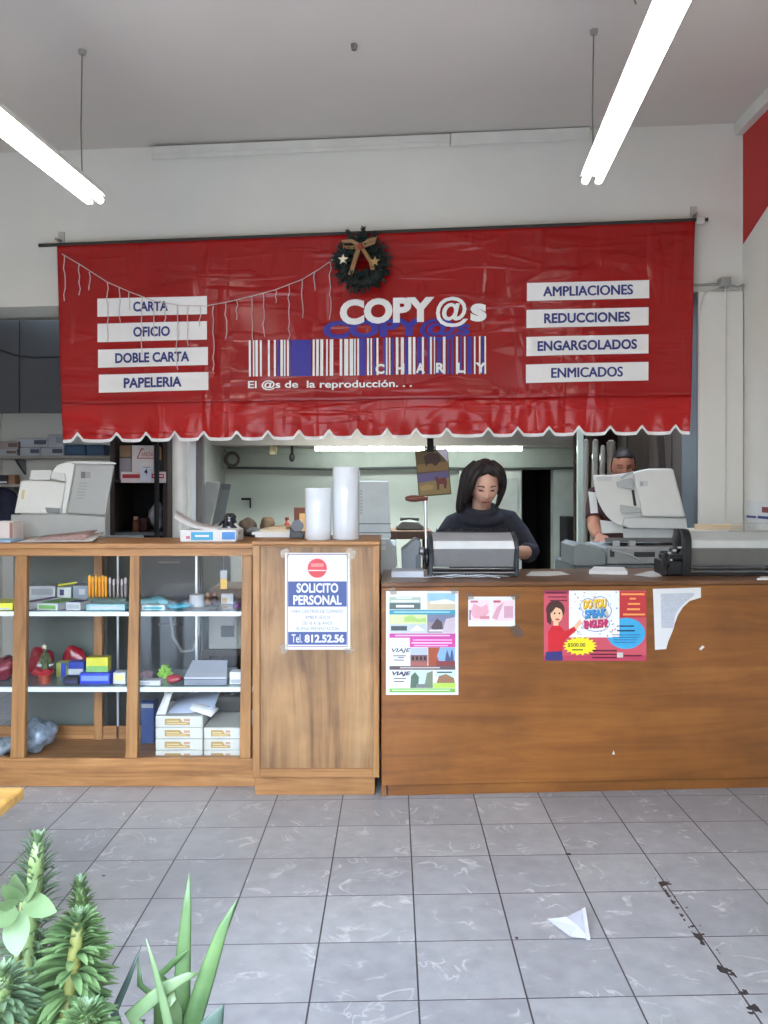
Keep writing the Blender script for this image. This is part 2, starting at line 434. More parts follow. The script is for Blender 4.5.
# ================================================================ banner
def wob(X, Z):
    top = RZ(232, 4.75); k = min(1.0, max(0.0, (top - Z) / .25))
    return k * (.006 * math.sin(5.7 * X + 1) + .005 * math.sin(8.3 * X + 3.1 * Z))
BAN = plane((0, 4.72, 0), (-.0946, -1, 0))
BN = V((-.0946, -1, 0)).normalized()
def ban(px, py, off=0.0):
    q = BAN(px, py, off); return q + BN * wob(q.x, q.z)
def vinyl(name, c, fold=1.0):
    m, nt, b = new_mat(name)
    n = noise(nt, 2.0, 3, coords(nt))
    r = ramp(nt, n.outputs['Fac'], [(.3, tuple(int(x * .93) for x in c)), (.7, c)])
    nt.links.new(r.outputs['Color'], b.inputs['Base Color'])
    b.inputs['Roughness'].default_value = .24; b.inputs['Specular IOR Level'].default_value = .42
    def fold_of(scale, rot, sc, lo, hi, dist):
        w = noise(nt, sc, 2, coords(nt, scale, rot), .45, dist)
        return ramp(nt, w.outputs['Fac'], [(lo, (0, 0, 0, 1)), (hi, (1, 1, 1, 1))]).outputs['Color']
    def add2(a, c):
        q = nt.nodes.new('ShaderNodeMath'); q.operation = 'ADD'; nt.links.new(a, q.inputs[0]); nt.links.new(c, q.inputs[1]); return q.outputs[0]
    f1 = fold_of((1.5, 1, 4.0), (0, .55, 0), 1.5, .52, .66, .6)      # diagonal pulls falling to the right
    f2 = fold_of((.8, 1, 6.0), (0, -.10, 0), 1.8, .54, .70, .5)      # long level creases
    f3 = fold_of((4.5, 1, .9), (0, -.50, 0), 1.3, .53, .66, .4)      # upright pulls
    f4 = fold_of((1, 1, 1), (0, 0, 0), 1.1, .3, .7, .3)              # slow swell
    bumpn(nt, b, add2(add2(f1, f2), add2(f3, f4)), .32 * fold, .02)
    return m
RED = vinyl('red_vinyl', (160, 15, 17)); RED2 = vinyl('red_vinyl_flap', (182, 20, 20), 1.5)
VWHITE = M((236, 234, 232), .4, var=.02); VBLUE = M((48, 40, 150), .4, var=.05)
PEAKS = [78, 116, 145.7, 175, 204, 237, 267.6, 299, 329, 357, 387, 416, 447, 488.4, 518, 549, 578.7, 610, 642, 675.7]
def bot(x):
    b = 441.5 - 8.5 * (x - 64) / 626
    near = min(abs(x - p) for p in PEAKS)
    sag = 0.0
    for p, q in zip([50] + PEAKS, PEAKS + [705]):
        if p <= x <= q: sag = 1.4 * math.sin(PI * (x - p) / (q - p))
    return b + sag - 6.5 * max(0.0, 1 - near / 5.5)
def seam(x): return 402 - 9 * (x - 62) / 630
def topy(x): return 245.5 - 25 * (x - 57) / 638
banner = thing('shop_banner', 'red vinyl copy shop banner with scalloped hem hanging over the counters', 'banner', (0, 4.72, 1.66))
NXB = 316
def sheet(y_of, rows, x_of, off_of, m):
    mb = MB(); vs = []
    for j in range(rows + 1):
        t = j / rows
        for i in range(NXB + 1):
            u = i / NXB; x = x_of(u, t); vs.append(ban(x, y_of(x, t), off_of(x, t)))
    w = NXB + 1
    mb.add(vs, [(j * w + i, (j + 1) * w + i, (j + 1) * w + i + 1, j * w + i + 1) for j in range(rows) for i in range(NXB)], m)
    return mb
sheet(lambda x, t: topy(x) + (seam(x) + 2 - topy(x)) * t, 40, lambda u, t: (57 + 5 * t) + u * ((695 - 57) - (3.5 + 5) * t),
      lambda x, t: .012 * max(0, (t - .97) / .03), RED).build('banner_sheet', banner, smooth=True, solid=.002)
def flap_off(x, t): return -.010 + .012 * t * math.sin(x * .21) * t + .006 * t * math.sin(x * .083 + 1)
sheet(lambda x, t: seam(x) + (bot(x) - seam(x)) * t, 14, lambda u, t: (62 + 2 * t) + u * ((691.5 - 62) - 3.5 * t), flap_off, RED2).build('scalloped_flap', banner, smooth=True, solid=.002)
sheet(lambda x, t: bot(x) - 3.0 + 3.2 * t, 1, lambda u, t: 64 + u * 626, lambda x, t: flap_off(x, 1) + .004, VWHITE).build('white_hem', banner, solid=.002)
# white word strips
WORDS = [((97, 298.5, 207, 316.5), 'CARTA', (133, 168)), ((97, 323.5, 207, 342), 'OFICIO', (133, 170)), ((97.5, 349.5, 208, 367.5), 'DOBLE CARTA', (114.5, 189.5)), ((98.3, 374.5, 208.5, 392.5), 'PAPELERIA', (123, 182)),
         ((527, 283, 649, 301), 'AMPLIACIONES', (543, 633)), ((526.5, 310, 648.5, 328), 'REDUCCIONES', (544, 630)), ((526.5, 337, 648.5, 356), 'ENGARGOLADOS', (537.5, 637)), ((526, 364.5, 648.5, 383), 'ENMICADOS', (551, 623))]
for (x0, y0, x1, y1), w, (tx0, tx1) in WORDS:
    sl = -.022
    mb = MB().rect(x0, y0, x1, y1, ban, .005, VWHITE, 16, 3, sl); st = mb.build('word_strip', banner, label='white strip reading ' + w)
    cy = (y0 + y1) / 2
    MB().text(w, (tx0, cy - 5.2 + sl * (tx0 - x0), tx1, cy + 5.0 + sl * (tx0 - x0)), ban, .0075, NAVY, .034, sl).build('lettering', st)
mb = MB().text('COPY', (322.5, 321, 424, 339), ban, .0055, VBLUE, .05, -.03)
mb.text('@s', (420, 319, 470, 341), ban, .0055, VBLUE, .03, -.03); mb.build('blue_lettering', banner, label='blue shadow lettering')
mb = MB().text('COPY', (339.5, 299.5, 434.5, 325), ban, .0095, VWHITE, .05, -.03)
mb.text('@', (436, 297, 468, 327.5), ban, .0095, VWHITE, .02, -.03); mb.text('s', (470.5, 303.5, 486.5, 321.5), ban, .0095, VWHITE, .05, -.03)
mb.build('white_lettering', banner, label='large white lettering')
mb = MB()
rr = random.Random(3)
segs = [(249, 251, 'w'), (253, 254.5, 'w'), (255.5, 258, 'w'), (260, 262, 'w'), (268, 270, 'w'), (274, 276, 'w'), (277, 279, 'b'), (280.5, 283, 'w'), (284, 285.5, 'w'), (287, 289, 'w'), (290.5, 311, 'b'), (312.5, 314.5, 'w'), (316, 318.5, 'w'), (320, 323, 'w'), (326, 327.5, 'w'), (329.5, 333, 'w'), (339.5, 342, 'w'), (344, 348, 'w'), (349.5, 353, 'w'), (354, 355.5, 'w'), (357, 359, 'w'),
        (360, 366, 'b'), (367, 369, 'w'), (370.5, 372, 'w'), (373, 375, 'b'), (376.5, 378.5, 'w'), (383, 385, 'b'), (386, 387.5, 'w'), (389, 390.5, 'w'), (392, 394, 'b'), (396, 398.5, 'w'), (401, 404, 'w'), (405, 408, 'b'), (408.5, 411.5, 'w'), (413, 415.5, 'w'), (417, 421, 'b'), (422, 424, 'w'), (427, 429, 'b'), (430, 432, 'w'), (434, 435, 'w'), (437, 441, 'b'), (443, 445.5, 'w'), (447, 449, 'b'), (451, 453.5, 'b'), (456, 458, 'w'), (460, 462, 'b'), (464, 465.5, 'w'), (467, 472, 'b'), (474, 475.5, 'w'), (479, 480.5, 'w'), (481.5, 483.5, 'b'), (484.5, 486, 'w')]
for x0, x1, c in segs:
    yt = 340.5 - .019 * (x0 - 249); yb = 376.5 - .012 * (x0 - 249)
    mb.rect(x0, yt, x1, yb, ban, .0068 if c == 'w' else .0064, VWHITE if c == 'w' else VBLUE, 1, 4)
mb.build('barcode', banner, label='white and blue barcode print')
mb = MB()
for ch, x0, x1 in (('C', 375.5, 384.5), ('H', 396, 404.5), ('A', 416, 425), ('R', 436, 445), ('L', 457, 464), ('Y', 475.5, 486)):
    y0 = 364 - .017 * (x0 - 375); mb.text(ch, (x0, y0, x1, y0 + 10), ban, .0095, VWHITE, .04)
mb.build('spaced_lettering', banner)
MB().text('El @s de  la reproducción. . .', (248, 380.5, 412, 390.5), ban, .0075, VWHITE, .02, -.008).build('slogan_lettering', banner)
# rod with end brackets (its own thing)
rod = banner
MB().tube([WALL(39, 245.5, .075), WALL(708, 219.5, .075)], .011, M((58, 54, 52), .5, .4), 10).build('pole', rod, label='thin dark rod')
MB().tube([WALL(696, 220, .075), WALL(704, 219.7, .075)], .02, M((196, 194, 188), .4), 10).build('end_ferrule', rod, label='pale ferrule')
for x, y in ((62, 244.6), (693, 220.2)):
    mb = MB(); q = WALL(x, y, 0); mb.box(q.x - .018, q.x + .018, q.y - .012, q.y - .001, q.z - .01, q.z + .075, M((176, 172, 164), .5)); mb.tube([q + V((0, 0, .02)), q + BN * .075 + V((0, 0, .012))], .009, M((150, 146, 140), .5), 8); mb.build('bracket', rod)
# ================================================================ icicle lights and wreath on the banner
lights = thing('icicle_lights', 'pale icicle string lights draped across the left of the red banner', 'string lights', ban(200, 330, .02))
WIRE = M((206, 190, 186), .5)
main = [(62, 254), (79, 264), (107, 282), (130, 292), (154, 301), (180, 305.5), (205, 306), (226, 302.5), (252, 296.5), (275, 290), (302, 279), (320, 268), (336, 257)]
MB().tube([ban(x, y, .012) for x, y in main], .0026, WIRE, 5).build('wire', lights)
for x, y0, y1 in [(64.5, 255, 301), (79, 264, 295), (89, 272, 290), (107, 282, 342), (119, 288, 322), (129, 292, 310), (142, 297, 355), (154, 301, 336), (165, 304, 322), (177, 305.5, 370), (188, 306, 346), (200, 306, 326), (213.5, 306, 371), (226, 302.5, 339), (237, 300, 320), (252, 296.5, 340), (264, 294, 337), (276, 290, 303), (289, 285.5, 341), (302, 279, 318), (314.5, 271.5, 290), (330, 262, 319)]:
    r = random.Random(int(x)); pts = []; n = max(4, int((y1 - y0) / 6))
    for k in range(n + 1): pts.append(ban(x + r.uniform(-1.1, 1.1) * (k > 0), y0 + (y1 - y0) * k / n, .014 + r.uniform(0, .006)))
    MB().tube(pts, .0026, WIRE, 5).build('strand', lights)
wre = thing('christmas_wreath', 'dark green wreath with a gold bow and two stars at the banner top', 'wreath', ban(362, 290, .06))
PINEG = M((26, 44, 38), .7, var=.3, scale=40); PINED = M((16, 26, 24), .7, var=.3, scale=40)
cW = ban(362, 264, .06); mb = MB(); r = random.Random(5)
ex = V((1, -.0946, 0)).normalized(); ez = V((0, 0, 1))
ring = [cW + ex * .108 * math.cos(2 * PI * k / 40) + ez * .108 * math.sin(2 * PI * k / 40) for k in range(41)]
mb.tube(ring, .034, PINED, 10, caps=False)
for k in range(520):
    a = r.uniform(0, 2 * PI); b = r.uniform(0, 2 * PI)
    rad = .108 + .034 * math.cos(b); c = cW + (ex * math.cos(a) + ez * math.sin(a)) * rad + BN * (.034 * math.sin(b))
    d = (ex * math.cos(a) + ez * math.sin(a)) * math.cos(b) * .9 + BN * math.sin(b) * .7 + V((r.uniform(-.5, .5), 0, r.uniform(-.5, .5)))
    d.normalize(); l = r.uniform(.022, .05)
    if d.dot(BN) < -.3: continue
    mb.tube([c, c + d * l * .6, c + d * l], [.005, .0065, .0015], PINEG if r.random() < .6 else PINED, 5)
mb.build('foliage', wre)
mb = MB()
for x0, y0, x1, y1 in ((351, 241, 347.5, 230.5), (361.5, 240, 363.8, 227.5), (372, 240, 376, 233)):
    a = ban(x0, y0, .06); b = ban(x1, y1, .07); mb.tube([a, (a + b) / 2, b], [.013, .012, .009], PINED, 8)
    for k in range(26):
        c = a.lerp(b, r.random()); d = V((r.uniform(-1, 1), r.uniform(-1, .2), r.uniform(-.3, 1))).normalized(); mb.tube([c, c + d * .02], [.004, .001], PINED, 4)
mb.build('twig_tuft', wre)
GOLD = M((142, 104, 62), .45, var=.2, scale=30); mb = MB()
def ribbon(pts, w):
    q = [ban(x, y, o) for x, y, o in pts]
    mb.tube(q, [(w * .5, .003)] * len(q), GOLD, 8, ref=V((0, 0, 1)) if abs(q[-1].x - q[0].x) > abs(q[-1].z - q[0].z) else ex)
ribbon([(360, 246, .115), (352, 241, .13), (342.5, 241.5, .12), (343.5, 247, .115), (352, 247.5, .12), (360, 247, .115)], .022)
ribbon([(361, 246, .115), (369, 240.5, .13), (376.5, 238.5, .12), (374, 242.5, .115), (361, 247, .115)], .02)
ribbon([(359, 247, .115), (356, 256, .122), (353, 266, .118), (350, 275, .11)], .026)
ribbon([(361, 247, .115), (366, 254, .122), (371, 262, .118), (373, 270, .11)], .022)
mb.ell(ban(360.5, 246.5, .125), (.018, .014, .018), M((150, 60, 40), .4))
mb.build('bow', wre)
for x, y, c in ((343, 259, (236, 226, 200)), (375, 261.5, (180, 148, 96))):
    mb = MB(); pts = []
    for k in range(10):
        rad = (.031 if k % 2 == 0 else .013); a = PI / 2 + k * PI / 5
        pts.append(ban(x, y, .128) + ex * rad * math.cos(a) + ez * rad * math.sin(a))
    mb.slab(pts, -BN * .006, M(c, .3, .4)); mb.build('star', wre)
# ================================================================ conduit beside the pillar
mb = MB(); cg = M((150, 150, 146), .5)
q = WALL(725, 283, .05); cb = thing('junction_box', 'small grey junction box with conduits above the white pillar', 'junction box', q)
MB().box(q.x - .028, q.x + .028, q.y - .02, q.y + .045, q.z - .022, q.z + .03, cg).build('box', cb, bevel=.004)
MB().tube([WALL(693, 285.5, .04), WALL(721, 284, .04)], .008, cg, 8).build('conduit', cb)
MB().tube([WALL(728, 285, .04), WALL(738, 287, .035), WALL(744, 284.5, .03)], .006, cg, 8).build('conduit', cb)
MB().tube([WALL(721, 286, .04), WALL(710, 289, .035), WALL(703, 296, .045), WALL(700, 310, .045)], .004, TRIMW, 6).build('cord', cb)
MB().tube([WALL(725.5, 287, .045), WALL(725.5, 400, .045), WALL(725.3, 520, .045)], .004, TRIMW, 6).build('cord', cb)
# ================================================================ glass display counter (left)
vit = thing('display_counter', 'honey wood display counter with sliding glass front and two white-edged shelves', 'display counter', (-1.8, 3.84, 0))
XL, XV = -2.96, -.642
MB().box(XL, XV, 3.835, 4.31, 1.12, 1.145, HONEYX).build('top', vit, bevel=.004)
YF = 3.85
mb = MB().box(XL, XV, YF, YF + .045, 1.085, 1.12, HONEYX); mb.build('top_rail', vit, bevel=.003)
mb = MB().box(XL, XV, YF, YF + .05, .064, .134, HONEYX); mb.build('bottom_rail', vit, bevel=.004)
MB().box(XL, XV, YF + .008, YF + .04, 0, .064, HONEYX).build('plinth', vit, bevel=.003)
for a0, a1, b0, b1 in ((15, 27, 10, 24), (130, 139.5, 125, 137), (242, 252, 239.5, 250.5), (-101, -90, -104, -92)):
    mb = MB(); mb.slab([P(a0, 556, YF + .004), P(a1, 556, YF + .004), P(b1, 758, YF + .004), P(b0, 758, YF + .004)], (0, .034, 0), HONEY); mb.build('stile', vit, bevel=.003)
for a, b in ((-90, 10), (27, 125), (139.5, 239.5)):
    MB().box(RX(a - 5, YF), RX(b + 6, YF), YF + .016, YF + .02, .12, 1.10, GLASS).build('glass_pane', vit)
SHW = M((224, 236, 240), .3, var=.02); SHT = M((120, 134, 134), .2)
for zt, zb in ((.818, .797), (.459, .438)):
    mb = MB().box(XL + .01, XV - .01, 3.905, 4.28, zt - .008, zt, SHT).box(XL + .01, XV - .01, 3.89, 3.905, zb, zt, SHW); mb.build('shelf', vit, label='shelf with a white front edge')
MB().box(XL, XV, 3.905, 4.29, .075, .095, HONEYX).build('floor_board', vit)
for x in (100, -150): MB().box(RX(x - 4, 4.3), RX(x + 4, 4.3), 4.27, 4.305, .0, 1.12, HONEY).build('rear_post', vit)
for x in (118, 196.5): MB().box(RX(x - 1, 4.29), RX(x + 1, 4.29), 4.285, 4.295, .095, 1.12, M((190, 196, 198), .3, .6)).build('door_track', vit, label='thin pale metal upright')
MB().box(XV - .02, XV, YF + .05, 4.305, 0, 1.12, HONEY).build('side_panel', vit)
MB().box(XL, XV - .02, 4.285, 4.305, 0, .16, HONEYX).build('back_rail', vit)
# ================================================================ middle cabinet
cab = thing('wooden_cabinet', 'tall narrow honey wood cabinet between glass counter and plywood counter', 'cabinet', (-.35, 3.72, 0))
xa, xb = RX(252.5, 3.72), RX(379.3, 3.72)
MB().box(xa + .004, xb - .02, 3.75, 4.24, 0, .088, HONEYX).build('plinth', cab, bevel=.004)
mb = MB().box(xa, RX(259.9, 3.72), 3.72, 4.25, .09, 1.145, HONEY).box(RX(373, 3.72), xb, 3.72, 4.25, .09, 1.145, HONEY)
mb.box(RX(259.9, 3.72), RX(373, 3.72), 3.72, 4.25, RZ(547, 3.72), 1.145, HONEYX).box(RX(259.9, 3.72), RX(373, 3.72), 3.72, 4.25, .09, RZ(769, 3.72), HONEYX)
mb.build('carcass', cab, bevel=.003)
MB().box(RX(259.9, 3.72), RX(373, 3.72), 3.732, 3.75, RZ(769, 3.72), RZ(547, 3.72), PANELW).build('front_panel', cab, label='streaked worn wood panel')
MB().box(xa - .003, xb + .003, 3.712, 4.255, 1.146, 1.163, HONEYX).build('top', cab, bevel=.004)
CABP = plane((0, 3.731, 0), (0, -1, 0))
# ================================================================ plywood counter (right)
ang = math.atan(.06)
ctr = thing('plywood_counter', 'long low brown plywood service counter covered with taped notices', 'counter', (-.052, 3.71, 0))
T = Matrix.Translation((-.052, 3.71, 0)) @ Matrix(((1, 0, 0, 0), (.06, 1, 0, 0), (0, 0, 1, 0), (0, 0, 0, 1)))
def cbox(mb, x0, x1, y0, y1, z0, z1, m): return mb.box(x0, x1, y0, y1, z0, z1, m, T)
LC = 2.005
cbox(MB(), 0, LC, 0, .022, .056, .955, BROWNX).build('front_panel', ctr, bevel=.004)
cbox(MB(), 0, LC, -.004, .60, .956, .976, wood('brown_counter_top', (88, 58, 36), (112, 74, 46), (130, 90, 58), 'x', .6, rough=.35)).build('top', ctr, bevel=.004)
cbox(MB(), .03, LC, .03, .05, 0, .056, BROWNX).build('plinth', ctr)
cbox(MB(), .0, .022, .023, .58, .0, .955, BROWNX).build('side_panel', ctr)
cbox(MB(), LC - .022, LC, .023, .58, .0, .955, BROWNX).build('side_panel', ctr)
CTR = plane((-.052, 3.71, 0), (.06, -1, 0))
# ================================================================ notices
def sheet_of(name, label, cat, poly, surf, m=PAPER, off=.0022, group=None):
    mb = MB().flat(poly, surf, off, m, .0012)
    return mb.build(name, None, label=label, cat=cat, group=group)
def R(x0, y0, x1, y1): return [(x0, y0), (x1, y0), (x1, y1), (x0, y1)]
def oval(cx, cy, rx, ry, n=28): return [(cx + rx * math.cos(2 * PI * k / n), cy + ry * math.sin(2 * PI * k / n)) for k in range(n)]
def tapes(parent, surf, polys, off=.0032):
    for p in polys: MB().flat(p, surf, off, TAPE, .0006).build('tape', parent)
def flatcol(c): return M(c, .55, var=.04, scale=40)
# job notice
PBLUE = M((66, 84, 140), .5); PURP = M((120, 90, 130), .5)
jn = sheet_of('job_notice', 'white and blue job notice reading SOLICITO PERSONAL taped to the cabinet', 'poster', R(285, 552.8, 350.2, 649.6), CABP)
mb = MB()
for r_ in (R(287, 553.9, 347.6, 554.7), R(287, 646.2, 347.6, 647), R(287, 553.9, 287.7, 647), R(346.9, 553.9, 347.6, 647)): mb.flat(r_, CABP, .0028, PURP)
mb.build('border_line', jn)
mb = MB().flat(R(288, 581.4, 346.6, 606.6), CABP, .0028, PBLUE).flat(R(288, 631.8, 346.6, 644.8), CABP, .0028, PBLUE); mb.build('blue_band', jn)
mb = MB().flat(oval(317.3, 568.2, 11.6, 11.6), CABP, .0027, M((240, 205, 205), .5)).flat(oval(317.3, 568.2, 9.6, 9.6), CABP, .003, M((206, 66, 72), .5)).flat(R(308.6, 570, 326, 571), CABP, .0033, PAPER).flat(R(311, 563.4, 323.6, 566.8), CABP, .0033, M((226, 130, 126), .5)); mb.build('round_emblem', jn)
mb = MB().text('SOLICITO', (296.6, 583.2, 338.2, 592.8), CABP, .0034, PAPER, .03).text('PERSONAL', (293.3, 595.2, 341.6, 604.8), CABP, .0034, PAPER, .03)
mb.text('Tel.', (291.6, 634.4, 302, 642.6), CABP, .0034, PAPER, .0).text('812.52.56', (304.6, 634.4, 344.2, 642.6), CABP, .0034, PAPER, .035); mb.build('white_lettering', jn)
GT = M((104, 108, 118), .6)
mb = MB().text('PARA CENTROS DE COPIADO', (291.6, 609.6, 343, 613), CABP, .0032, GT).text('AMBOS SEXOS', (305, 615.6, 330, 619), CABP, .0032, GT).text('DE 18 A 26 AÑOS', (302.6, 620.6, 332.6, 624.8), CABP, .0032, GT).text('BUENA PRESENTACION', (296.6, 627, 339, 630.4), CABP, .0032, GT); mb.build('small_lettering', jn)
tapes(jn, CABP, [[(280, 551), (287, 548), (290, 553), (288, 558), (281, 557)], [(345, 552), (349, 547.6), (356, 551), (355, 558), (349, 560), (346, 556)], [(280, 645), (287, 643.5), (289, 650), (284, 655), (280.6, 652)], [(343.6, 648.4), (353, 647), (354, 653), (345, 654)], [(349, 560), (351, 560), (351, 585), (349.5, 585)]])
# travel flyer
tf = sheet_of('travel_flyer', 'colourful white-edged travel flyer with VIAJE twice taped near the left counter end', 'poster', R(386, 591, 458.4, 694.8), CTR)
o1, o2, o3 = .0028, .0032, .0036
def pic(name, cells, parent, surf=CTR):
    mb = MB()
    for k, (poly, c) in enumerate(cells): mb.flat(poly, surf, o1 + .0003 * k, flatcol(c))
    mb.build(name, parent)
pic('photo_print', [(R(389.4, 597, 420.6, 603), (170, 186, 172)), (R(389.4, 603, 420.6, 609.3), (92, 108, 106)), (R(396, 596, 412, 599), (204, 214, 204)), (R(391, 600.3, 419, 602.2), (226, 230, 226)), (R(396, 605, 414, 607.4), (230, 232, 230))], tf)
pic('photo_print', [(R(427.2, 593.2, 455.1, 601), (150, 190, 208)), (R(427.2, 601, 455.1, 609.3), (206, 190, 160)), ([(430, 601.6), (446, 599), (455.1, 602), (455.1, 604), (430, 604)], (226, 222, 206))], tf)
pic('colour_band', [(R(389.4, 609.8, 455.3, 614.6), (72, 150, 172)), (R(394, 611.4, 450, 612.8), (150, 200, 210))], tf)
pic('photo_print', [(R(389.4, 614.6, 426.6, 624), (206, 222, 160)), (R(389.4, 624, 426.6, 632.9), (186, 196, 196)), (R(391, 626, 407, 630.6), (74, 82, 88)), ([(404, 617), (412, 614.8), (418, 619), (426, 617.4), (426, 622), (404, 622)], (170, 200, 116)), ([(410, 631), (417, 625), (425, 631)], (226, 230, 224))], tf)
pic('photo_print', [(R(427.2, 614.6, 455.1, 622), (120, 126, 150)), (R(427.2, 622, 455.1, 632.9), (150, 136, 146)), ([(431, 627), (437, 618.4), (442, 622), (443, 629), (433, 630)], (84, 70, 76)), ([(446, 619), (455.1, 617), (455.1, 632.9), (442, 632.9)], (196, 180, 190)), (R(429, 629.6, 443, 631.4), (214, 210, 214))], tf)
pic('colour_band', [(R(389.4, 633.4, 455.3, 637.8), (190, 74, 150)), (R(409.8, 637.8, 455.3, 647.2), (206, 70, 152)), (R(413, 639.4, 452, 640.6), (236, 170, 210)), (R(411.6, 642.2, 452, 643.6), (240, 190, 220)), (R(414, 645, 448, 646.2), (236, 170, 210)), (R(395, 634.8, 450, 636.2), (234, 180, 214))], tf)
pic('photo_print', [(R(410.4, 648, 427.6, 655), (176, 184, 204)), (R(410.4, 655, 427.6, 661.6), (120, 88, 86)), (R(412, 656.4, 414, 660), (50, 36, 40)), (R(416, 656.4, 418, 660), (50, 36, 40)), (R(420, 656.4, 422, 660), (50, 36, 40)), (R(424, 656.4, 426, 660), (50, 36, 40)), (R(410.4, 661.6, 427.6, 666), (166, 96, 90))], tf)
pic('photo_print', [(R(428.2, 647.4, 455.1, 666), (130, 168, 206)), ([(428.2, 647.4), (440, 647.4), (437, 656), (441, 666), (428.2, 666)], (160, 78, 50)), ([(445, 661), (446, 654), (447.2, 649.6), (448.4, 654), (450, 658), (451, 652), (452, 649), (453, 653), (454, 661)], (70, 84, 120)), (R(436, 661, 455.1, 666), (130, 60, 62))], tf)
pic('colour_band', [(R(389.4, 666, 455.3, 669.8), (96, 82, 84)), (R(400, 667, 440, 668.4), (190, 176, 172))], tf)
pic('photo_print', [(R(410.2, 670.2, 432.8, 688), (190, 206, 206)), ([(410.2, 688), (411, 676), (415, 672), (419, 677), (418, 688)], (88, 110, 92)), ([(424, 688), (427, 673), (432.8, 671), (432.8, 688)], (120, 132, 110)), (R(416, 684, 428, 688), (120, 126, 120))], tf)
pic('photo_print', [(R(435, 670.6, 455.1, 677), (190, 214, 226)), ([(436, 684), (439, 676), (446, 674), (454, 678), (455, 684)], (150, 112, 82)), (R(433, 683, 455.3, 688), (176, 206, 88)), (R(437, 671.6, 452, 673), (70, 76, 70))], tf)
pic('colour_band', [(R(389.4, 688.4, 455.3, 692.4), (120, 176, 84)), (R(392, 689.6, 450, 690.8), (200, 226, 170))], tf)
DKT = M((60, 62, 84), .5)
mb = MB().text('VIAJE', (389.9, 648.2, 409.2, 653.4), CTR, o2, M((92, 92, 104), .5), .03, shear=1.5).text('VIAJE', (390.4, 671.4, 409.2, 676.6), CTR, o2, DKT, .05, shear=1.5)
for x0, y0, x1 in ((393, 655.4, 406), (398, 657.2, 404), (394, 678, 406), (394, 659.6, 404), (393.6, 681, 404)): mb.flat(R(x0, y0, x1, y0 + .9), CTR, o2, DKT)
mb.build('lettering', tf)
tapes(tf, CTR, [[(389, 588.5), (395, 587), (397, 594), (391, 595)], [(450, 588.6), (456, 587), (458, 593), (452, 594)]], .0046)
# pink flyer
pf = sheet_of('pink_flyer', 'small pale pink printed flyer right of the travel flyer', 'poster', R(468.2, 596.6, 515, 626.3), CTR)
pic('pink_print', [(R(470, 600.4, 490, 621), (238, 208, 214)), (R(493, 600.4, 513.6, 621), (236, 206, 212)), ([(470, 612), (474, 603.6), (481, 607), (487, 604), (489, 612), (484, 619), (474, 618)], (222, 164, 176)), ([(492, 618), (497, 607), (504, 602), (500, 612), (497, 620)], (214, 158, 172)), (R(504, 606, 513, 618), (208, 160, 176)), (R(470.6, 600.6, 478, 602.6), (196, 110, 126)), (R(493.4, 600.4, 500.6, 602.6), (196, 90, 108)), (R(480, 616, 489.4, 619), (206, 134, 146)), (R(469.4, 610, 470.6, 620), (120, 80, 92))], pf)
tapes(pf, CTR, [[(466, 594), (473, 592.6), (474, 599), (467, 600)], [(510, 595), (518, 593), (520, 598), (513, 600)], [(509, 627), (518, 624), (524, 634), (519, 638), (514, 636)]], .0046)
# language course poster
ep = sheet_of('english_poster', 'pink and white English course poster with cartoon woman in red sweater', 'poster', R(543.9, 590.6, 646.3, 660.9), CTR, M((204, 84, 98), .5))
pic('colour_panel', [(R(543.9, 590.6, 569, 594), (150, 50, 84)), (R(569, 590.6, 619.4, 637.4), (238, 238, 238)), (R(619.8, 591.6, 646.3, 617.5), (196, 52, 58)), (R(543.9, 655.5, 646.3, 660.9), (190, 64, 90))], ep)
mb = MB(); r = random.Random(8)
for k in range(70):
    x = r.uniform(570, 618); y = r.uniform(592, 636)
    if ((x - 596) / 16) ** 2 + ((y - 614) / 15) ** 2 < 1: continue
    mb.flat(oval(x, y, r.uniform(.5, .9), r.uniform(.4, 1.0), 6), CTR, .0042, flatcol(r.choice([(120, 130, 150), (200, 90, 110), (90, 150, 190), (220, 190, 80)])))
mb.build('confetti_print', ep)
OUT = flatcol((96, 124, 196))
mb = MB()
for cx, cy, rx, ry in ((588, 606, 7, 7), (600, 604, 8, 7), (596, 614, 13, 7), (596, 624, 13, 7), (606, 611, 5, 6)): mb.flat(oval(cx, cy, rx + .7, ry + .7), CTR, .0042, OUT)
for cx, cy, rx, ry in ((588, 606, 7, 7), (600, 604, 8, 7), (596, 614, 13, 7), (596, 624, 13, 7), (606, 611, 5, 6)): mb.flat(oval(cx, cy, rx, ry), CTR, .0045, flatcol((244, 240, 226)))
mb.build('bubble_print', ep)
mb = MB()
for dx, off, cs in ((.7, .005, ((150, 110, 40), (30, 70, 120), (110, 24, 70))), (0, .0054, ((246, 200, 60), (70, 150, 210), (206, 54, 110)))):
    mb.text('DO YOU', (583 + dx, 600 + dx, 606 + dx, 609 + dx), CTR, off, flatcol(cs[0]), .06, -.08).text('SPEAK', (584.7 + dx, 610 + dx, 606.5 + dx, 618.4 + dx), CTR, off, flatcol(cs[1]), .06, -.08).text('ENGLISH?', (584 + dx, 620.5 + dx, 607.4 + dx, 628.6 + dx), CTR, off, flatcol(cs[2]), .06, -.08)
mb.build('bright_lettering', ep)
pic('blue_oval', [(oval(626, 633.4, 19.2, 15.6), (64, 168, 214)), (R(617, 625.4, 634, 626.8), (24, 40, 80)), (R(617, 630, 635, 631.4), (24, 40, 80))] + [(R(612 + k * .6, 634.4 + 2.5 * k, 640 - k * 1.6, 635.3 + 2.5 * k), (50, 110, 160)) for k in range(4)], ep)
mb = MB(); pts = []
for k in range(36):
    a = 2 * PI * k / 36; q = 1.0 if k % 2 == 0 else .78
    pts.append((580 + 17.5 * q * math.cos(a), 646 + 9.6 * q * math.sin(a)))
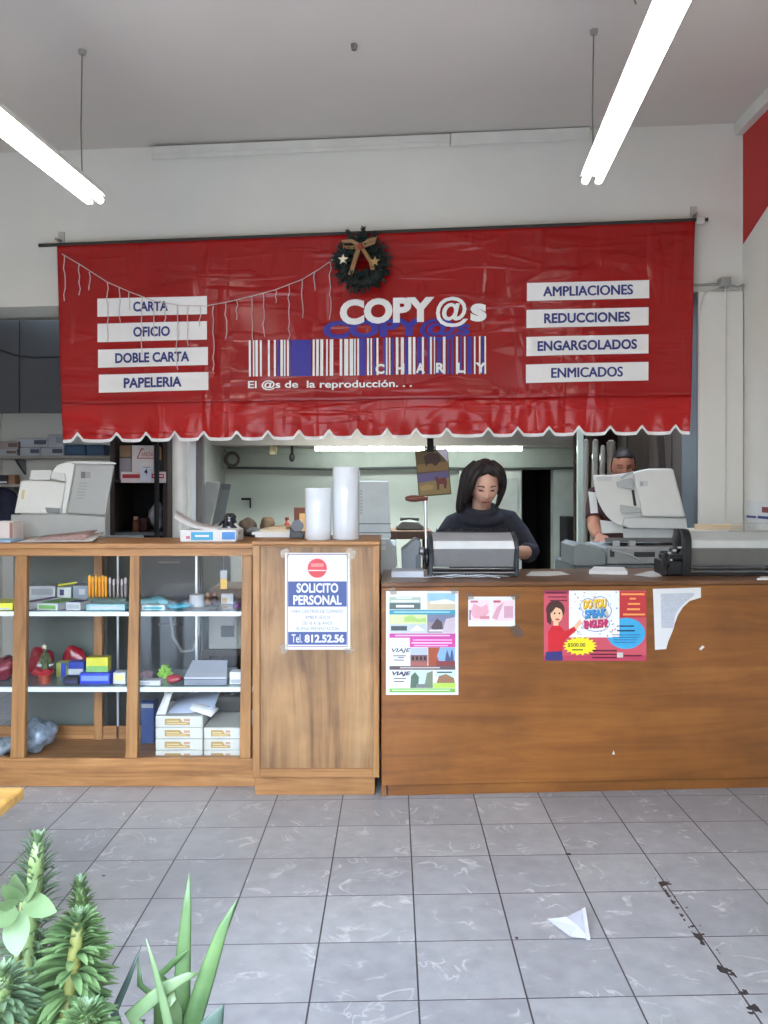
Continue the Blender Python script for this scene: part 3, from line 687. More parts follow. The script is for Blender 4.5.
mb.flat(pts, CTR, .0058, flatcol((244, 228, 40))); mb.text('$500.00', (567.6, 643, 585.4, 647.4), CTR, .0062, flatcol((60, 60, 30)), .02).flat(R(572, 649.2, 583, 650.4), CTR, .0062, flatcol((90, 90, 30))); mb.build('price_burst', ep)
mb = MB()
OR = flatcol((250, 170, 90))
for x0, y0, x1 in ((621.4, 593.4, 644.4), (629.6, 597.8, 636), (628, 603, 640), (627, 608.4, 640), (623, 613.6, 645)): mb.flat(R(x0, y0, x1, y0 + 1.7), CTR, .0045, OR)
DKR = flatcol((90, 20, 44))
for x0, y0, x1 in ((546, 592, 566), (548, 596.4, 567), (550, 600, 567)): mb.flat(R(x0, y0, x1, y0 + 1.1), CTR, .0045, DKR)
for x0, y0, x1 in ((587, 650, 617), (590, 653.6, 618), (592, 657, 617), (624, 655, 642)): mb.flat(R(x0, y0, x1, y0 + 1.4), CTR, .0045, DKR)
mb.flat(R(617, 652.5, 623, 657.5), CTR, .0047, flatcol((206, 196, 190))); mb.build('small_print', ep)
SK = (236, 190, 150)
pic('cartoon_woman', [(oval(555.4, 610, 9.4, 9.6), (74, 40, 34)), ([(546.4, 611), (552, 614), (551, 625), (547, 622)], (74, 40, 34)), (R(553.4, 619, 558.4, 627), SK), (oval(556.6, 614.8, 6.0, 7.8), SK), ([(549, 606), (556, 601.5), (564, 606.6), (562, 609.6), (556, 607.2), (551.4, 613)], (74, 40, 34)),
     ([(548, 632), (552, 625.6), (560, 625.6), (565, 631.6), (574, 626.4), (576.6, 630.4), (565, 640), (562, 652), (548, 652)], (206, 34, 44)), ([(574, 626.4), (578.4, 620.6), (581.6, 618.8), (580.6, 622), (584.6, 621.4), (578.4, 627), (576.6, 630.4)], SK), ([(546, 652), (562, 651), (563, 660.6), (545, 660.6)], (54, 50, 110)),
     (oval(554.6, 613.4, .9, 1.0, 8), (40, 26, 26)), (oval(559.4, 613.4, .9, 1.0, 8), (40, 26, 26)), (oval(557.4, 619.4, 2.2, .9, 10), (190, 60, 60))], ep)
# torn sheet and scraps
ts = sheet_of('torn_sheet', 'torn white paper sheet with grey print taped right of the English poster', 'paper', [(652.9, 588.9), (700.9, 587.5), (700.9, 597.6), (689.7, 601), (683, 607), (678, 615), (674.6, 624), (673.7, 628), (672, 632.7), (668.4, 641), (666.2, 649), (655, 649.8), (654, 620)], CTR)
MB().flat([(660.8, 593.6), (693.9, 592.8), (693.9, 595.6), (685, 602.3), (678.6, 609), (675, 615.2), (673.2, 628), (661.5, 628)], CTR, .0028, M((188, 192, 200), .7, var=.1, scale=90)).build('grey_print', ts)
sheet_of('paper_scrap', 'tiny torn paper scrap stuck below the torn white sheet', 'paper', [(699, 649), (702.4, 645.4), (704.6, 647), (701, 650.4)], CTR, PAPER)
sheet_of('paper_scrap', 'tiny white paper scrap stuck low on the plywood counter', 'paper', [(612, 754.4), (613.6, 750.4), (615, 754.4)], CTR, PAPER)
# ================================================================ paper on the floor
fl = thing('crumpled_paper', 'crumpled triangular white paper lying on the tiled floor', 'paper', P(569, 922, 2.66))
fl.location.z = 0
def G(px, py, z=0.0):
    d = V(((px - CX) / F, 1, -(py - CY) / F)); k = (EYE - z) / (-d.z); return V((0, 0, EYE)) + d * k
a, b, c, d, e = G(547, 919, .004), G(584.6, 908, .03), G(589.6, 939, .004), G(570, 936.6, .006), G(566, 917, .026)
mb = MB().add([a, b, c, d, e, G(578, 926, .022)], [(0, 4, 5, 3), (4, 1, 5), (1, 2, 5), (5, 2, 3)], M((190, 192, 204), .8)); mb.build('sheet', fl, solid=.001)
mb = MB().add([G(582, 909, .034), G(585.4, 907.4, .036), G(590.4, 939.6, .008), G(586.6, 940, .008)], [(0, 1, 2, 3)], M((206, 206, 212), .8)); mb.build('folded_edge', fl, solid=.002)
# ================================================================ bench corner at the left
bn = thing('pine_table', 'pale pine table corner jutting in before the glass counter', 'table', (-1.32, 1.65, 0))
MB().box(-1.75, -.922, 1.2, 2.055, .625, .655, PINE).build('top', bn, bevel=.008)
for x in (-1.68, -1.08):
    for y in (1.27, 1.93): MB().box(x - .025, x + .025, y - .025, y + .025, 0, .624, PINE).build('leg', bn, bevel=.004)
# ================================================================ small goods inside the display counter
ZT, ZM, ZB = .8185, .4595, .0955
GR = 'goods in the glass display counter'
def carton(name, label, cat, x0, x1, yt, Y, z0, dep, m, front=None, frect=None, top=None, rot=0.0, bev=.003, group=GR, frontname='front_label'):
    """box standing at depth Y; front label as a part"""
    X0, X1, z1 = RX(x0, Y), RX(x1, Y), RZ(yt, Y)
    t = thing(name, label, cat, ((X0 + X1) / 2, Y + dep / 2, z0), rot, group)
    T = wm(t); w = (X1 - X0) / 2; h = z1 - z0
    MB().box(-w, w, -dep / 2, dep / 2, 0, h, m, T).build('box', t, bevel=min(bev, h * .2))
    if front is not None:
        a, b, c, d = frect or (.1, .9, .2, .8)
        MB().box(-w + 2 * w * a, -w + 2 * w * b, -dep / 2 - .0012, -dep / 2 - .0002, h * c, h * d, front, T).build(frontname, t)
    if top is not None:
        MB().box(-w * .85, w * .85, -dep * .42, dep * .42, h + .0002, h + .0014, top, T).build('top_label', t)
    return t
c_ = lambda *a: M(a, .5, var=.06)
YE, TE, GN, BL, DB, WH, RD, PU, LG = c_(226, 226, 60), c_(60, 160, 176), c_(120, 176, 96), c_(40, 66, 170), c_(38, 44, 96), c_(200, 203, 205), c_(176, 28, 40), c_(110, 70, 120), c_(168, 174, 178)
# --- top shelf
carton('note_pad_box', 'yellow-green note pad box at the far left of the top shelf', 'box', -14, 12.6, 603, 3.93, ZT, .16, YE, WH, (.3, .9, .1, .35))
carton('envelope_pack', 'purple and white flat pack beside the left stile on the top shelf', 'box', 27.6, 38, 602.5, 3.95, ZT, .22, WH, PU, (.1, .9, .2, .8), PU, -.35)
carton('crayon_box', 'flat green and white box lying on the top shelf', 'box', 40, 64, 603.5, 3.93, ZT, .2, WH, GN, (.1, .9, .2, .75), GN, -.25)
carton('marker_box', 'dark blue and white flat box left of the pen packs on the top shelf', 'box', 66.5, 83, 602.5, 3.93, ZT, .09, WH, LG, (.1, .9, .2, .75), DB, -.2)
t = carton('pen_packet', 'clear teal pen packet under the orange pens', 'pens', 86, 125, 604.2, 3.92, ZT, .1, c_(150, 200, 206), WH, (.08, .92, .25, .7))
carton('carton', 'white low carton at the rear left of the top shelf', 'box', 29, 55, 586, 4.16, ZT, .1, WH, LG, (.1, .9, .5, .85))
carton('carton', 'pale carton with dark labels at the rear of the top shelf', 'box', 57, 71, 587, 4.16, ZT, .1, c_(206, 210, 206), DB, (.2, .5, .5, .85))
carton('carton', 'grey-blue carton behind the orange pens on the top shelf', 'box', 73, 88, 585.5, 4.16, ZT, .1, c_(150, 160, 172), WH, (.4, .8, .5, .8))
pc = MB().tube([P(58, 583.6, 4.19), P(76, 581, 4.2)], .005, YE, 6).tube([P(76, 581, 4.2), P(77.4, 580.8, 4.2)], [.005, .001], c_(220, 190, 150), 6)
pc.v = [V((v.x, v.y, v.z)) for v in pc.v]; zmin = min(v.z for v in pc.v)
pc.v = [v + V((0, 0, RZ(587, 4.16) + .0005 - zmin)) for v in pc.v]
pc.build('pencil', label='yellow pencil lying on pale carton at rear of the top shelf', cat='pencil', group=GR)
ps = thing('pen_stand', 'grey-green block pen stand on the top shelf', 'pen stand', P(107, 603, 4.05), 0, GR)
mb = MB().box(RX(87, 4.05), RX(127, 4.05), 4.03, 4.09, ZT, RZ(598, 4.05), c_(88, 112, 104)); mb.build('block', ps, bevel=.003)
zt = RZ(598, 4.05)
def pen(x, ytop, m, lab, cap):
    t = thing('pen', lab, 'pen', (RX(x, 4.06), 4.06, zt), 0, 'pens upright in the pen stand'); X = RX(x, 4.06); z1 = RZ(ytop, 4.06)
    MB().lathe((X, 4.06, zt + .0005), [(.003, 0), (.0055, .012), (.0065, .02), (.0065, z1 - zt - .03)], m, 10).build('barrel', t, smooth=False)
    MB().lathe((X, 4.06, zt + .0005), [(.007, z1 - zt - .029), (.007, z1 - zt - .006), (.004, z1 - zt)], cap, 10).build('cap', t)
ORG = c_(240, 158, 30); GRY = c_(150, 140, 140)
for k, x in enumerate((89.6, 92.8, 96.2, 99.6, 103, 106)): pen(x, 575.4 + (k % 2) * 1.2, ORG, 'orange pen standing upright in the row on the top shelf', c_(250, 176, 50))
for k, x in enumerate((110, 114, 118, 122, 125.5)): pen(x, 577.6 + (k % 2) * 1.5, GRY, 'slim grey pen standing upright beside the orange pens', c_(196, 186, 186))
def bag(name, label, cat, cx, cz, Y, rx, ry, rz, m, seed, part='film', lump=.18):
    r = random.Random(seed); ph = [r.uniform(0, 6) for _ in range(6)]
    def fn(p):
        q = p.normalized() if p.length > 0 else p
        k = 1 + lump * (math.sin(2.6 * q.x + ph[0]) * math.sin(3 * q.z + ph[1]) + .45 * math.sin(5 * q.x + ph[2] + 3 * q.y) + .22 * math.sin(8 * q.z + ph[3] - 5 * q.x))
        p = p * k; p.z = max(p.z, -rz * .92); return p
    t = thing(name, label, cat, (cx, Y, cz - rz * .92), 0, GR)
    MB().ell((cx, Y, cz), (rx, ry, rz), m, 26, 18, fn).build(part, t, smooth=True)
    return t
PL = M((120, 186, 196), .15, coat=.4, var=.15, scale=30, bump=.8, bscale=30); TL = M((56, 156, 178), .18, coat=.4, var=.15, scale=30, bump=.8, bscale=30)
z_on = lambda z, rz: z + rz * .925
t = bag('glove_packet', 'pale teal plastic packet at left of the right pane top shelf', 'packet', RX(155, 4.08), z_on(ZT, .024), 4.08, .07, .05, .024, PL, 1)
carton('label_box', 'white and teal box before the pale teal packet', 'box', 141.5, 164.5, 605.2, 3.93, ZT, .05, c_(214, 232, 232), TE, (.1, .9, .2, .7))
bag('ribbon_packet', 'bright teal plastic packet in the middle of the right pane top shelf', 'packet', RX(181, 3.98), z_on(ZT, .017), 3.98, .066, .05, .017, TL, 2)
t = thing('tape_roll', 'white paper roll standing right of the bright teal packet', 'roll', (RX(197, 4.06), 4.06, ZT), 0, GR)
MB().lathe((RX(197, 4.06), 4.06, ZT), [(.034, 0), (.037, .004), (.037, .056), (.034, .06), (.014, .06), (.012, .03)], WH, 24).build('roll', t)
MB().lathe((RX(197, 4.06), 4.06, ZT), [(.0115, .031), (.0115, .062)], c_(170, 140, 100), 14).build('core', t)
def figurine(x, Y, lab, c1, c2):
    X = RX(x, Y); t = thing('figurine', lab, 'figurine', (X, Y, ZT), 0, GR)
    MB().lathe((X, Y, ZT), [(.016, 0), (.02, .012), (.017, .03), (.01, .042)], c1, 14).build('body', t, smooth=True)
    MB().ell((X, Y, ZT + .052), (.012, .012, .0125), c2).build('head', t, smooth=True)
figurine(208, 4.1, 'small brown figurine just right of the white roll', c_(120, 84, 62), c_(176, 128, 96))
figurine(215, 4.13, 'small dark figurine before the white card', c_(70, 54, 50), c_(150, 110, 90))
carton('card_stack', 'white upright card near the right stile on the top shelf', 'card', 221, 233, 594, 4.15, ZT, .03, WH, c_(196, 160, 110), (.1, .5, .1, .6))
t = thing('hanging_tag', 'yellow and white price tag hanging inside the right glass pane', 'tag', P(223.5, 590, 4.2), 0, GR)
MB().box(RX(220.4, 4.2), RX(227, 4.2), 4.2, 4.203, RZ(589, 4.2), RZ(579, 4.2), c_(240, 196, 90)).build('yellow_card', t)
MB().box(RX(220.4, 4.2), RX(227, 4.2), 4.2, 4.203, RZ(578.9, 4.2), RZ(570.5, 4.2), WH).build('white_card', t)
MB().tube([P(223.7, 570.6, 4.201), V((RX(223.7, 4.2), 4.201, 1.1195))], .001, WH, 5).build('string', t)
bag('candy_bag', 'small purple sweet bag beside the right stile on the top shelf', 'bag', RX(237, 3.98), z_on(ZT, .018), 3.98, .022, .03, .018, PU, 4)
# --- middle shelf
CEL = M((150, 22, 40), .2, coat=.5, var=.5, scale=26, bump=1.0, bscale=26); CEL2 = M((120, 26, 46), .22, coat=.5, var=.6, scale=34, bump=1.0, bscale=30)
bag('gift_bag', 'red cellophane gift bag at the far left of the middle shelf', 'bag', RX(2, 4.03), z_on(ZM, .062), 4.03, .075, .08, .062, CEL2, 11)
bag('gift_bag', 'red cellophane gift bag behind the miniature christmas tree', 'bag', RX(38, 4.16), z_on(ZM, .07), 4.18, .062, .05, .07, CEL, 12)
bag('gift_bag', 'shiny red cellophane gift bag at rear behind the yellow-green box', 'bag', RX(72, 4.2), z_on(ZM, .066), 4.225, .056, .034, .066, CEL, 13)
t = thing('christmas_tree', 'miniature christmas tree with star in a red-ribboned pot', 'tree', (RX(45, 3.98), 3.98, ZM), 0, GR)
X0 = RX(45, 3.98)
MB().lathe((X0, 3.98, ZM), [(.026, 0), (.034, .05), (.037, .052), (.037, .06), (.03, .06)], c_(160, 70, 50), 20).build('pot', t)
mb = MB().lathe((X0, 3.98, ZM), [(.0375, .044), (.041, .05), (.041, .062), (.036, .066)], RD, 20)
for s in (-1, 1): mb.tube([(X0, 3.94, ZM + .058), (X0 + s * .03, 3.935, ZM + .072), (X0 + s * .05, 3.94, ZM + .058), (X0 + s * .02, 3.936, ZM + .05)], .007, RD, 6)
mb.build('ribbon', t)
mb = MB(); r = random.Random(2)
for k in range(120):
    h = r.random(); rad = .034 * (1 - h) + .006; a = r.uniform(0, 6.28); c = V((X0, 3.98, ZM + .075 + h * .085))
    d = V((math.cos(a), math.sin(a), .25)).normalized(); mb.tube([c + d * rad * .3, c + d * rad], [.006, .002], WH if h < .22 and r.random() < .8 else c_(86, 96, 56), 5)
mb.lathe((X0, 3.98, ZM + .06), [(.02, 0), (.018, .05), (.006, .10)], c_(70, 80, 46), 10); mb.build('branches', t)
mb = MB(); mb.slab([V((X0 + (.014 if k % 2 == 0 else .006) * math.cos(PI / 2 + k * PI / 5), 3.97, ZM + .176 + (.014 if k % 2 == 0 else .006) * math.sin(PI / 2 + k * PI / 5))) for k in range(10)], (0, .004, 0), c_(230, 214, 180)); mb.build('star', t)
carton('disc_pack', 'blue and yellow disc pack right of the miniature christmas tree', 'box', 56, 66, 663, 4.1, ZM, .07, c_(196, 206, 90), BL, (.5, 1, 0, 1))
carton('ink_box', 'blue box with white front behind the black box', 'box', 66, 84, 662, 4.13, ZM, .06, BL, WH, (.05, .95, .08, .5))
carton('black_box', 'small black box at the front of the middle shelf', 'box', 63, 78, 677.5, 3.93, ZM, .05, c_(24, 26, 34), DB, (.1, .9, .3, .6))
bb = carton('staple_box', 'bright blue box under the yellow-green pencil box', 'box', 79.5, 110, 673, 3.95, ZM, .09, c_(36, 62, 190), c_(120, 150, 220), (.06, .94, .3, .75))
t = carton('pencil_box', 'yellow and green striped pencil box on the bright blue box', 'box', 86, 108, 657.5, 3.965, RZ(673, 3.95) + .0005, .05, c_(210, 206, 60), GN, (0, 1, .02, .42), c_(170, 150, 60))
carton('tape_box', 'white and yellow tape box beside the centre stile', 'box', 113, 125.4, 672.5, 3.95, ZM, .05, WH, c_(224, 216, 140), (.1, .9, .3, .8))
carton('eraser_box', 'long white box at the front right of the centre stile', 'box', 139.5, 160.5, 680.6, 3.92, ZM, .06, WH, LG, (.1, .5, .3, .7))
bag('toy_packet', 'brown and purple toy packet behind the long white box', 'packet', RX(146, 4.05), z_on(ZM, .024), 4.05, .038, .035, .024, M((128, 96, 110), .3, coat=.4, var=.4, scale=50), 21)
t = thing('gift_bow', 'lime green gift bow on the middle shelf', 'bow', (RX(165, 4.08), 4.08, ZM), 0, GR)
mb = MB(); LIME = M((150, 214, 60), .25, coat=.5); X0 = RX(165, 4.08)
for ring, (n, rad, z, tilt) in enumerate(((7, .03, .02, .2), (6, .022, .035, .6), (4, .012, .048, 1.1))):
    for k in range(n):
        a = 2 * PI * k / n + ring * .4; d = V((math.cos(a), math.sin(a), 0)); c = V((X0, 4.08, ZM + z))
        mb.tube([c, c + d * rad * .7 + V((0, 0, .012)), c + d * rad * 1.25 + V((0, 0, .004 + .012 * tilt)), c + d * rad * .8 - V((0, 0, .008)), c], [(.008, .0012)] * 5, LIME, 6)
mb.lathe((X0, 4.08, ZM), [(.018, 0), (.014, .03)], LIME, 12); mb.build('loops', t, smooth=True)
bag('candy_bag', 'small red sweet bag beside the green gift bow', 'bag', RX(174.5, 3.97), z_on(ZM, .024), 3.97, .038, .03, .021, M((150, 30, 44), .2, coat=.6, var=.5, scale=60), 22)
t = thing('paper_stack', 'slanting stack of white sheets at the right of the middle shelf', 'paper', (RX(208, 4.05), 4.0, ZM), 0, GR)
mb = MB().box(RX(184, 3.93), RX(227, 3.93), 3.93, 4.2, ZM, ZM + .028, c_(120, 128, 140)); mb.build('tray', t, bevel=.003)
mb = MB(); mb.slab([P(184, 680, 3.94) , P(226.5, 680, 3.94), V((RX(228, 4.22), 4.21, ZM + .05)), V((RX(193, 4.22), 4.21, ZM + .05))], (0, 0, .006), PAPERG)
zz = ZM + .0285 - min(v.z for v in mb.v); mb.v = [v + V((0, 0, zz)) for v in mb.v]; mb.build('sheets', t)
carton('white_box', 'white box against the right stile on the middle shelf', 'box', 229.5, 241, 672, 3.95, ZM, .06, c_(226, 232, 240), LG, (.1, .9, .1, .4))
# --- floor of the display counter
CRM = c_(206, 206, 196); GOL = c_(176, 146, 84); GOL2 = c_(214, 190, 140)
RH = .055
def ream(X0, X1, z, label):
    t = thing('paper_ream', label, 'paper ream', ((X0 + X1) / 2, 4.06, z), 0, 'reams stacked in the display counter')
    MB().box(X0, X1, 3.92, 4.2, z + .0004, z + RH - .0006, CRM).build('wrapper', t, bevel=.005)
    w = X1 - X0; a = X0 + w * .2
    mb = MB(); mb.slab([V((a, 3.9192, z + .012)), V((a + w * .53, 3.9192, z + .012)), V((a + w * .53, 3.9192, z + .024)), V((a + w * .38, 3.9192, z + .026)), V((a + w * .32, 3.9192, z + .042)), V((a, 3.9192, z + .042))], (0, .0006, 0), GOL)
    mb.box(a + w * .04, a + w * .30, 3.9188, 3.9191, z + .027, z + .032, GOL2).box(a + w * .04, a + w * .46, 3.9188, 3.9191, z + .017, z + .021, GOL2).box(a + w * .4, a + w * .53, 3.919, 3.9194, z + .029, z + .041, c_(196, 150, 120))
    mb.build('gold_label', t)
for k, w in enumerate(('at the bottom', 'second from the bottom', 'third from the bottom', 'on top')):
    ream(RX(155.3, 3.92), RX(202.8, 3.92), ZB + RH * k, 'gold-labelled white paper ream %s of the taller stack' % w)
for k, w in enumerate(('at the bottom', 'in the middle', 'on top')):
    ream(RX(203.4, 3.92) + .002, RX(240, 3.92), ZB + RH * k, 'gold-labelled white paper ream %s of the shorter stack' % w)
zt4 = ZB + 4 * RH
t = thing('loose_paper', 'loose white and grey sheets slumped over the paper reams', 'paper', (RX(185, 4.0), 4.0, zt4), 0, GR)
def sheetpoly(pts, m, nm):
    MB().add(pts, [list(range(len(pts)))], m).build(nm, t, solid=.0012)
Y1, Y2 = 3.95, 4.15
MB().add([V((RX(168, Y1), Y1, zt4 + .004)), V((RX(190, Y1), Y1, zt4 + .006)), V((RX(214, Y1), Y1, zt4 + .03)), V((RX(178, Y2), Y2, zt4 + .03)), V((RX(200, Y2), Y2, zt4 + .06)), V((RX(222, Y2), Y2, zt4 + .085))], [(0, 1, 4, 3), (1, 2, 5, 4)], c_(176, 186, 206)).build('grey_sheet', t, smooth=True, solid=.0012)
MB().add([V((RX(156, 3.93), 3.93, zt4 + .003)), V((RX(165.5, 3.93), 3.93, zt4 + .003)), V((RX(164, 4.02), 4.02, zt4 + .07)), V((RX(172, 4.02), 4.02, zt4 + .08)), V((RX(165, 4.05), 4.05, zt4 + .10)), V((RX(176, 4.05), 4.05, zt4 + .10))], [(0, 1, 3, 2), (2, 3, 5, 4)], PAPER).build('white_sheet', t, smooth=True, solid=.0012)
MB().add([V((RX(189.5, 3.93), 3.932, zt4 + .028)), V((RX(198, 3.93), 3.934, zt4 + .012)), V((RX(211, 3.93), 3.93, zt4 - .008)), V((RX(192.5, 3.96), 3.97, zt4 + .05)), V((RX(203, 3.96), 3.97, zt4 + .042)), V((RX(219, 3.96), 3.97, zt4 + .022))], [(0, 1, 4, 3), (1, 2, 5, 4)], PAPER).build('white_sheet', t, smooth=True, solid=.0012)
carton('blue_carton', 'dark blue carton on the counter floor behind the taller ream stack', 'box', 141, 154, 702, 4.2, ZB, .07, c_(34, 70, 130), LG, (.05, .95, .86, .95))
carton('grey_tray', 'dark grey tray standing behind the shorter ream stack', 'tray', 207, 240, 697, 4.225, ZB, .04, c_(74, 70, 64), c_(54, 52, 48), (.05, .95, .05, .9))
bag('plastic_bag', 'clear grey plastic bag on the display counter floor by the left stile', 'bag', RX(40, 4.1), z_on(ZB, .085), 4.08, .075, .09, .085, M((150, 166, 182), .15, coat=.4, var=.5, scale=26, bump=1.0, bscale=22), 31)
bag('plastic_bag', 'folded pale plastic bag at the far left of the counter floor', 'bag', RX(-2, 4.0), z_on(ZB, .05), 4.0, .07, .08, .05, M((170, 182, 192), .2, coat=.4, var=.4, scale=26, bump=1.0, bscale=22), 32)
# ================================================================ photocopiers with raised lids
def lids(p0, t): return plane(p0, (0, -1, t))
OFFW = M((214, 214, 208), .5, var=.03); OFFW2 = M((200, 201, 197), .5, var=.03); PG = M((160, 161, 158), .55, var=.03)
DKG = M((84, 90, 92), .55, var=.05); SLOT = M((44, 46, 48), .6)
def part(parent, name, poly, surf, off, th, m, bev=.004, **k):
    return MB().flat(poly, surf, off, m, th).build(name, parent, bevel=bev, **k)
cp = thing('photocopier', 'grey and white photocopier with raised lid behind the glass display counter', 'photocopier', (-1.8, 4.65, 0), 0, 'photocopiers')
LS = lids((0, 4.42, 1.14), .18)
MB().box(RX(16, 4.4), RX(110, 4.4), 4.36, 4.95, 0, 1.06, M((96, 102, 96), .55)).build('body', cp, bevel=.012)
MB().box(RX(14, 4.4), RX(112, 4.4), 4.35, 4.97, 1.062, 1.12, M((120, 122, 122), .5)).build('scanner_deck', cp, bevel=.008)
part(cp, 'lid_base', [(11, 514.5), (66, 514.3), (105.5, 516.4), (105.5, 537), (15, 537.5), (11, 524)], LS, .05, .22, M((166, 167, 163), .55), .006)
part(cp, 'paper_tray', [(21, 480.5), (50, 481), (66, 482), (61, 513.8), (14.5, 513.4)], LS, .01, .05, OFFW, .006)
part(cp, 'tray_flap', [(31, 470), (51.5, 470.2), (50, 480.2), (28.8, 479.9)], LS, -.01, .02, OFFW2)
part(cp, 'lid_arch', [(51.5, 472), (57, 465.5), (68, 461.3), (75, 464), (66, 513.8), (61.5, 513.8), (66, 481), (54, 475)], LS, .035, .10, OFFW, .006)
fc = part(cp, 'feeder_cover', [(75.5, 464), (115, 464.6), (106, 516.0), (66.6, 513.8)], LS, .06, .21, PG, .012)
part(cp, 'top_edge', [(68.2, 461), (112, 461.8), (117, 463.4), (115.4, 464.4), (75.2, 463.8)], LS, .045, .16, OFFW2)
part(cp, 'paper_guide', [(51, 472), (65, 473.2), (66.2, 481.4), (51, 479)], LS, .05, .05, OFFW2)
part(cp, 'paper_guide', [(45, 507.4), (60, 508.2), (59, 513.2), (47, 512.6)], LS, .035, .03, PLASTD)
mb = MB().flat(R(81, 471.8, 85.4, 478.2), LS, .0615, M((96, 98, 98), .5), .001).flat(R(85.6, 472, 90.6, 478), LS, .0615, M((136, 138, 136), .5), .001)
for k in range(6): mb.flat(R(79 - .5 * k, 482.6 + 3 * k, 87 - .5 * k, 483.7 + 3 * k), LS, .0612, M((142, 144, 142), .5), .0008)
mb.build('printed_marks', fc)
part(cp, 'control_mark', [(22, 490), (25, 490), (24, 499), (21, 499)], LS, .0112, .001, M((204, 190, 140), .5), 0)
# right copier
cq = thing('photocopier', 'white photocopier with raised rounded tray lid in front of the man', 'photocopier', (1.3, 4.7, 0), 0, 'photocopiers')
RS = lids((0, 4.66, 1.13), .12)
MB().box(RX(575, 4.46), RX(688, 4.46), 4.46, 5.02, 0, .985, M((92, 97, 98), .55)).build('body', cq, bevel=.012)
MB().slab([P(573.5, 546, 4.45), P(579, 543, 4.45), P(598, 547.5, 4.45), P(606, 554, 4.45), P(606, 566, 4.45), P(573.5, 566, 4.45)], (0, .34, 0), M((122, 128, 126), .5)).build('control_wing', cq, bevel=.006, label='grey-green side wing')
dk = MB().box(RX(606.5, 4.5), RX(684, 4.5), 4.5, 5.0, .987, RZ(547.5, 4.5), M((146, 148, 144), .55)).build('scanner_deck', cq, bevel=.008)
mb = MB()
for r_ in (R(634, 552, 655, 557), R(610, 549.5, 614.4, 557), R(660, 551, 668, 556)): mb.flat(r_, plane((0, 4.5, 0), (0, -1, 0)), .001, SLOT, .0008)
mb.build('port_slots', dk)
MB().tube([P(612, 550, 4.48), P(630, 555, 4.47), P(640, 560, 4.475)], .006, PG, 8).build('support_strut', cq)
for x in (614, 630): MB().box(RX(x, 4.62), RX(x + 6, 4.62), 4.62, 4.66, RZ(547, 4.62), RZ(541, 4.62), PLASTG).build('hinge', cq, bevel=.003)
part(cq, 'platen_cover', [(604, 537.6), (678, 537.6), (676, 542.6), (606, 542.6)], RS, .0, .22, M((104, 104, 100), .6))
part(cq, 'lid_underside', [(600, 520), (623, 523), (623.5, 533), (601.5, 533.4)], RS, -.02, .03, OFFW, .004)
part(cq, 'lid_underside', [(622.5, 528.4), (674, 528.4), (674, 538), (623.5, 538)], RS, .0, .05, OFFW2, .005)
curve = [(593, 475), (594, 484), (595.4, 492.6), (598, 501.5), (602, 509.5), (606.5, 516), (612, 521.6), (619, 525.6), (629, 528.2)]
part(cq, 'paper_tray', curve + [(687, 528.2), (673, 469.2), (649, 469.6), (632, 472), (612, 475)], RS, .03, .05, OFFW, .006)
fc = part(cq, 'feeder_cover', [(633.5, 472.3), (640, 470.2), (649.5, 468.6), (673, 468.6), (685.8, 517.4), (642, 516.6)], RS, .075, .05, OFFW, .012)
part(cq, 'lid_lip', [(624, 517.6), (686.2, 518), (687.4, 528.6), (629, 528.6), (622, 525)], RS, .06, .04, OFFW2, .006)
part(cq, 'paper_guide', [(616, 481), (632, 477.6), (634.6, 484.6), (632, 489.4), (617, 487)], RS, .05, .025, PLASTG)
part(cq, 'paper_guide', [(620.4, 504.6), (640, 508), (641, 512.6), (622, 513.4), (620.4, 510)], RS, .055, .03, PLASTG)
part(cq, 'feed_slit', [(631.4, 490), (634, 489.6), (636.6, 505.6), (633.8, 506)], RS, .032, .002, SLOT, 0)
part(cq, 'tray_corner', [(596, 477), (612, 476.4), (611.6, 480.6), (597, 481)], RS, .034, .004, OFFW2, .001)
mb = MB().flat(R(639.6, 480.8, 648, 486.4), RS, .0762, M((190, 192, 190), .5), .001).flat(R(640.2, 482, 643, 485.6), RS, .0768, M((150, 152, 150), .5), .001); mb.build('printed_marks', fc)
MB().tube([RS(633, 472.6, .055), RS(627, 474, .045), RS(621, 478, .042)], .006, PLASTG, 8).build('feed_edge', cq)
MB().flat([(588.2, 491.5), (596, 492.5), (598, 513), (590.6, 513.4)], RS, -.03, PAPER, .006).build('copy_sheet', cq, label='white sheet of paper')  # paper sheet beside the tray, joined to the copier as a part
# middle copier
cr = thing('photocopier', 'white photocopier with upright lid behind the tall white roll', 'photocopier', (-.15, 4.8, 0), 0, 'photocopiers')
MB().box(RX(335, 4.55), RX(396.5, 4.55), 4.55, 5.05, 0, 1.09, M((176, 184, 186), .5)).build('body', cr, bevel=.015)
MB().slab([P(372, 538, 4.56), P(390, 538, 4.56), P(397, 556, 4.56), P(397, 575, 4.56), P(372, 575, 4.56)], (0, -.05, 0), M((190, 197, 198), .45)).build('control_panel', cr, bevel=.008)
cb_ = plane((0, 4.51, 0), (0, -1, 0)); mb = MB()
for y in (540.5, 546): mb.flat(R(379, y, 385.6, y + 3.8), cb_, .0012, M((214, 220, 220), .4), .001)
mb.build('buttons', cr)
MS = lids((0, 5.0, 1.1), .05)
part(cr, 'lid', [(338, 481), (386, 481), (388.6, 480.4), (391, 538), (338, 538)], MS, .0, .06, M((206, 214, 212), .5), .008)
mb = MB()
for y in (523.4, 532.4): mb.flat(R(339, y, 391, y + .8), MS, .001, DKG, .0005)
for k in range(8): mb.flat(R(360, 490 + 3.2 * k, 362.4, 491.6 + 3.2 * k), MS, .001, M((170, 180, 180), .5), .0005)
mb.build('printed_marks', cr)
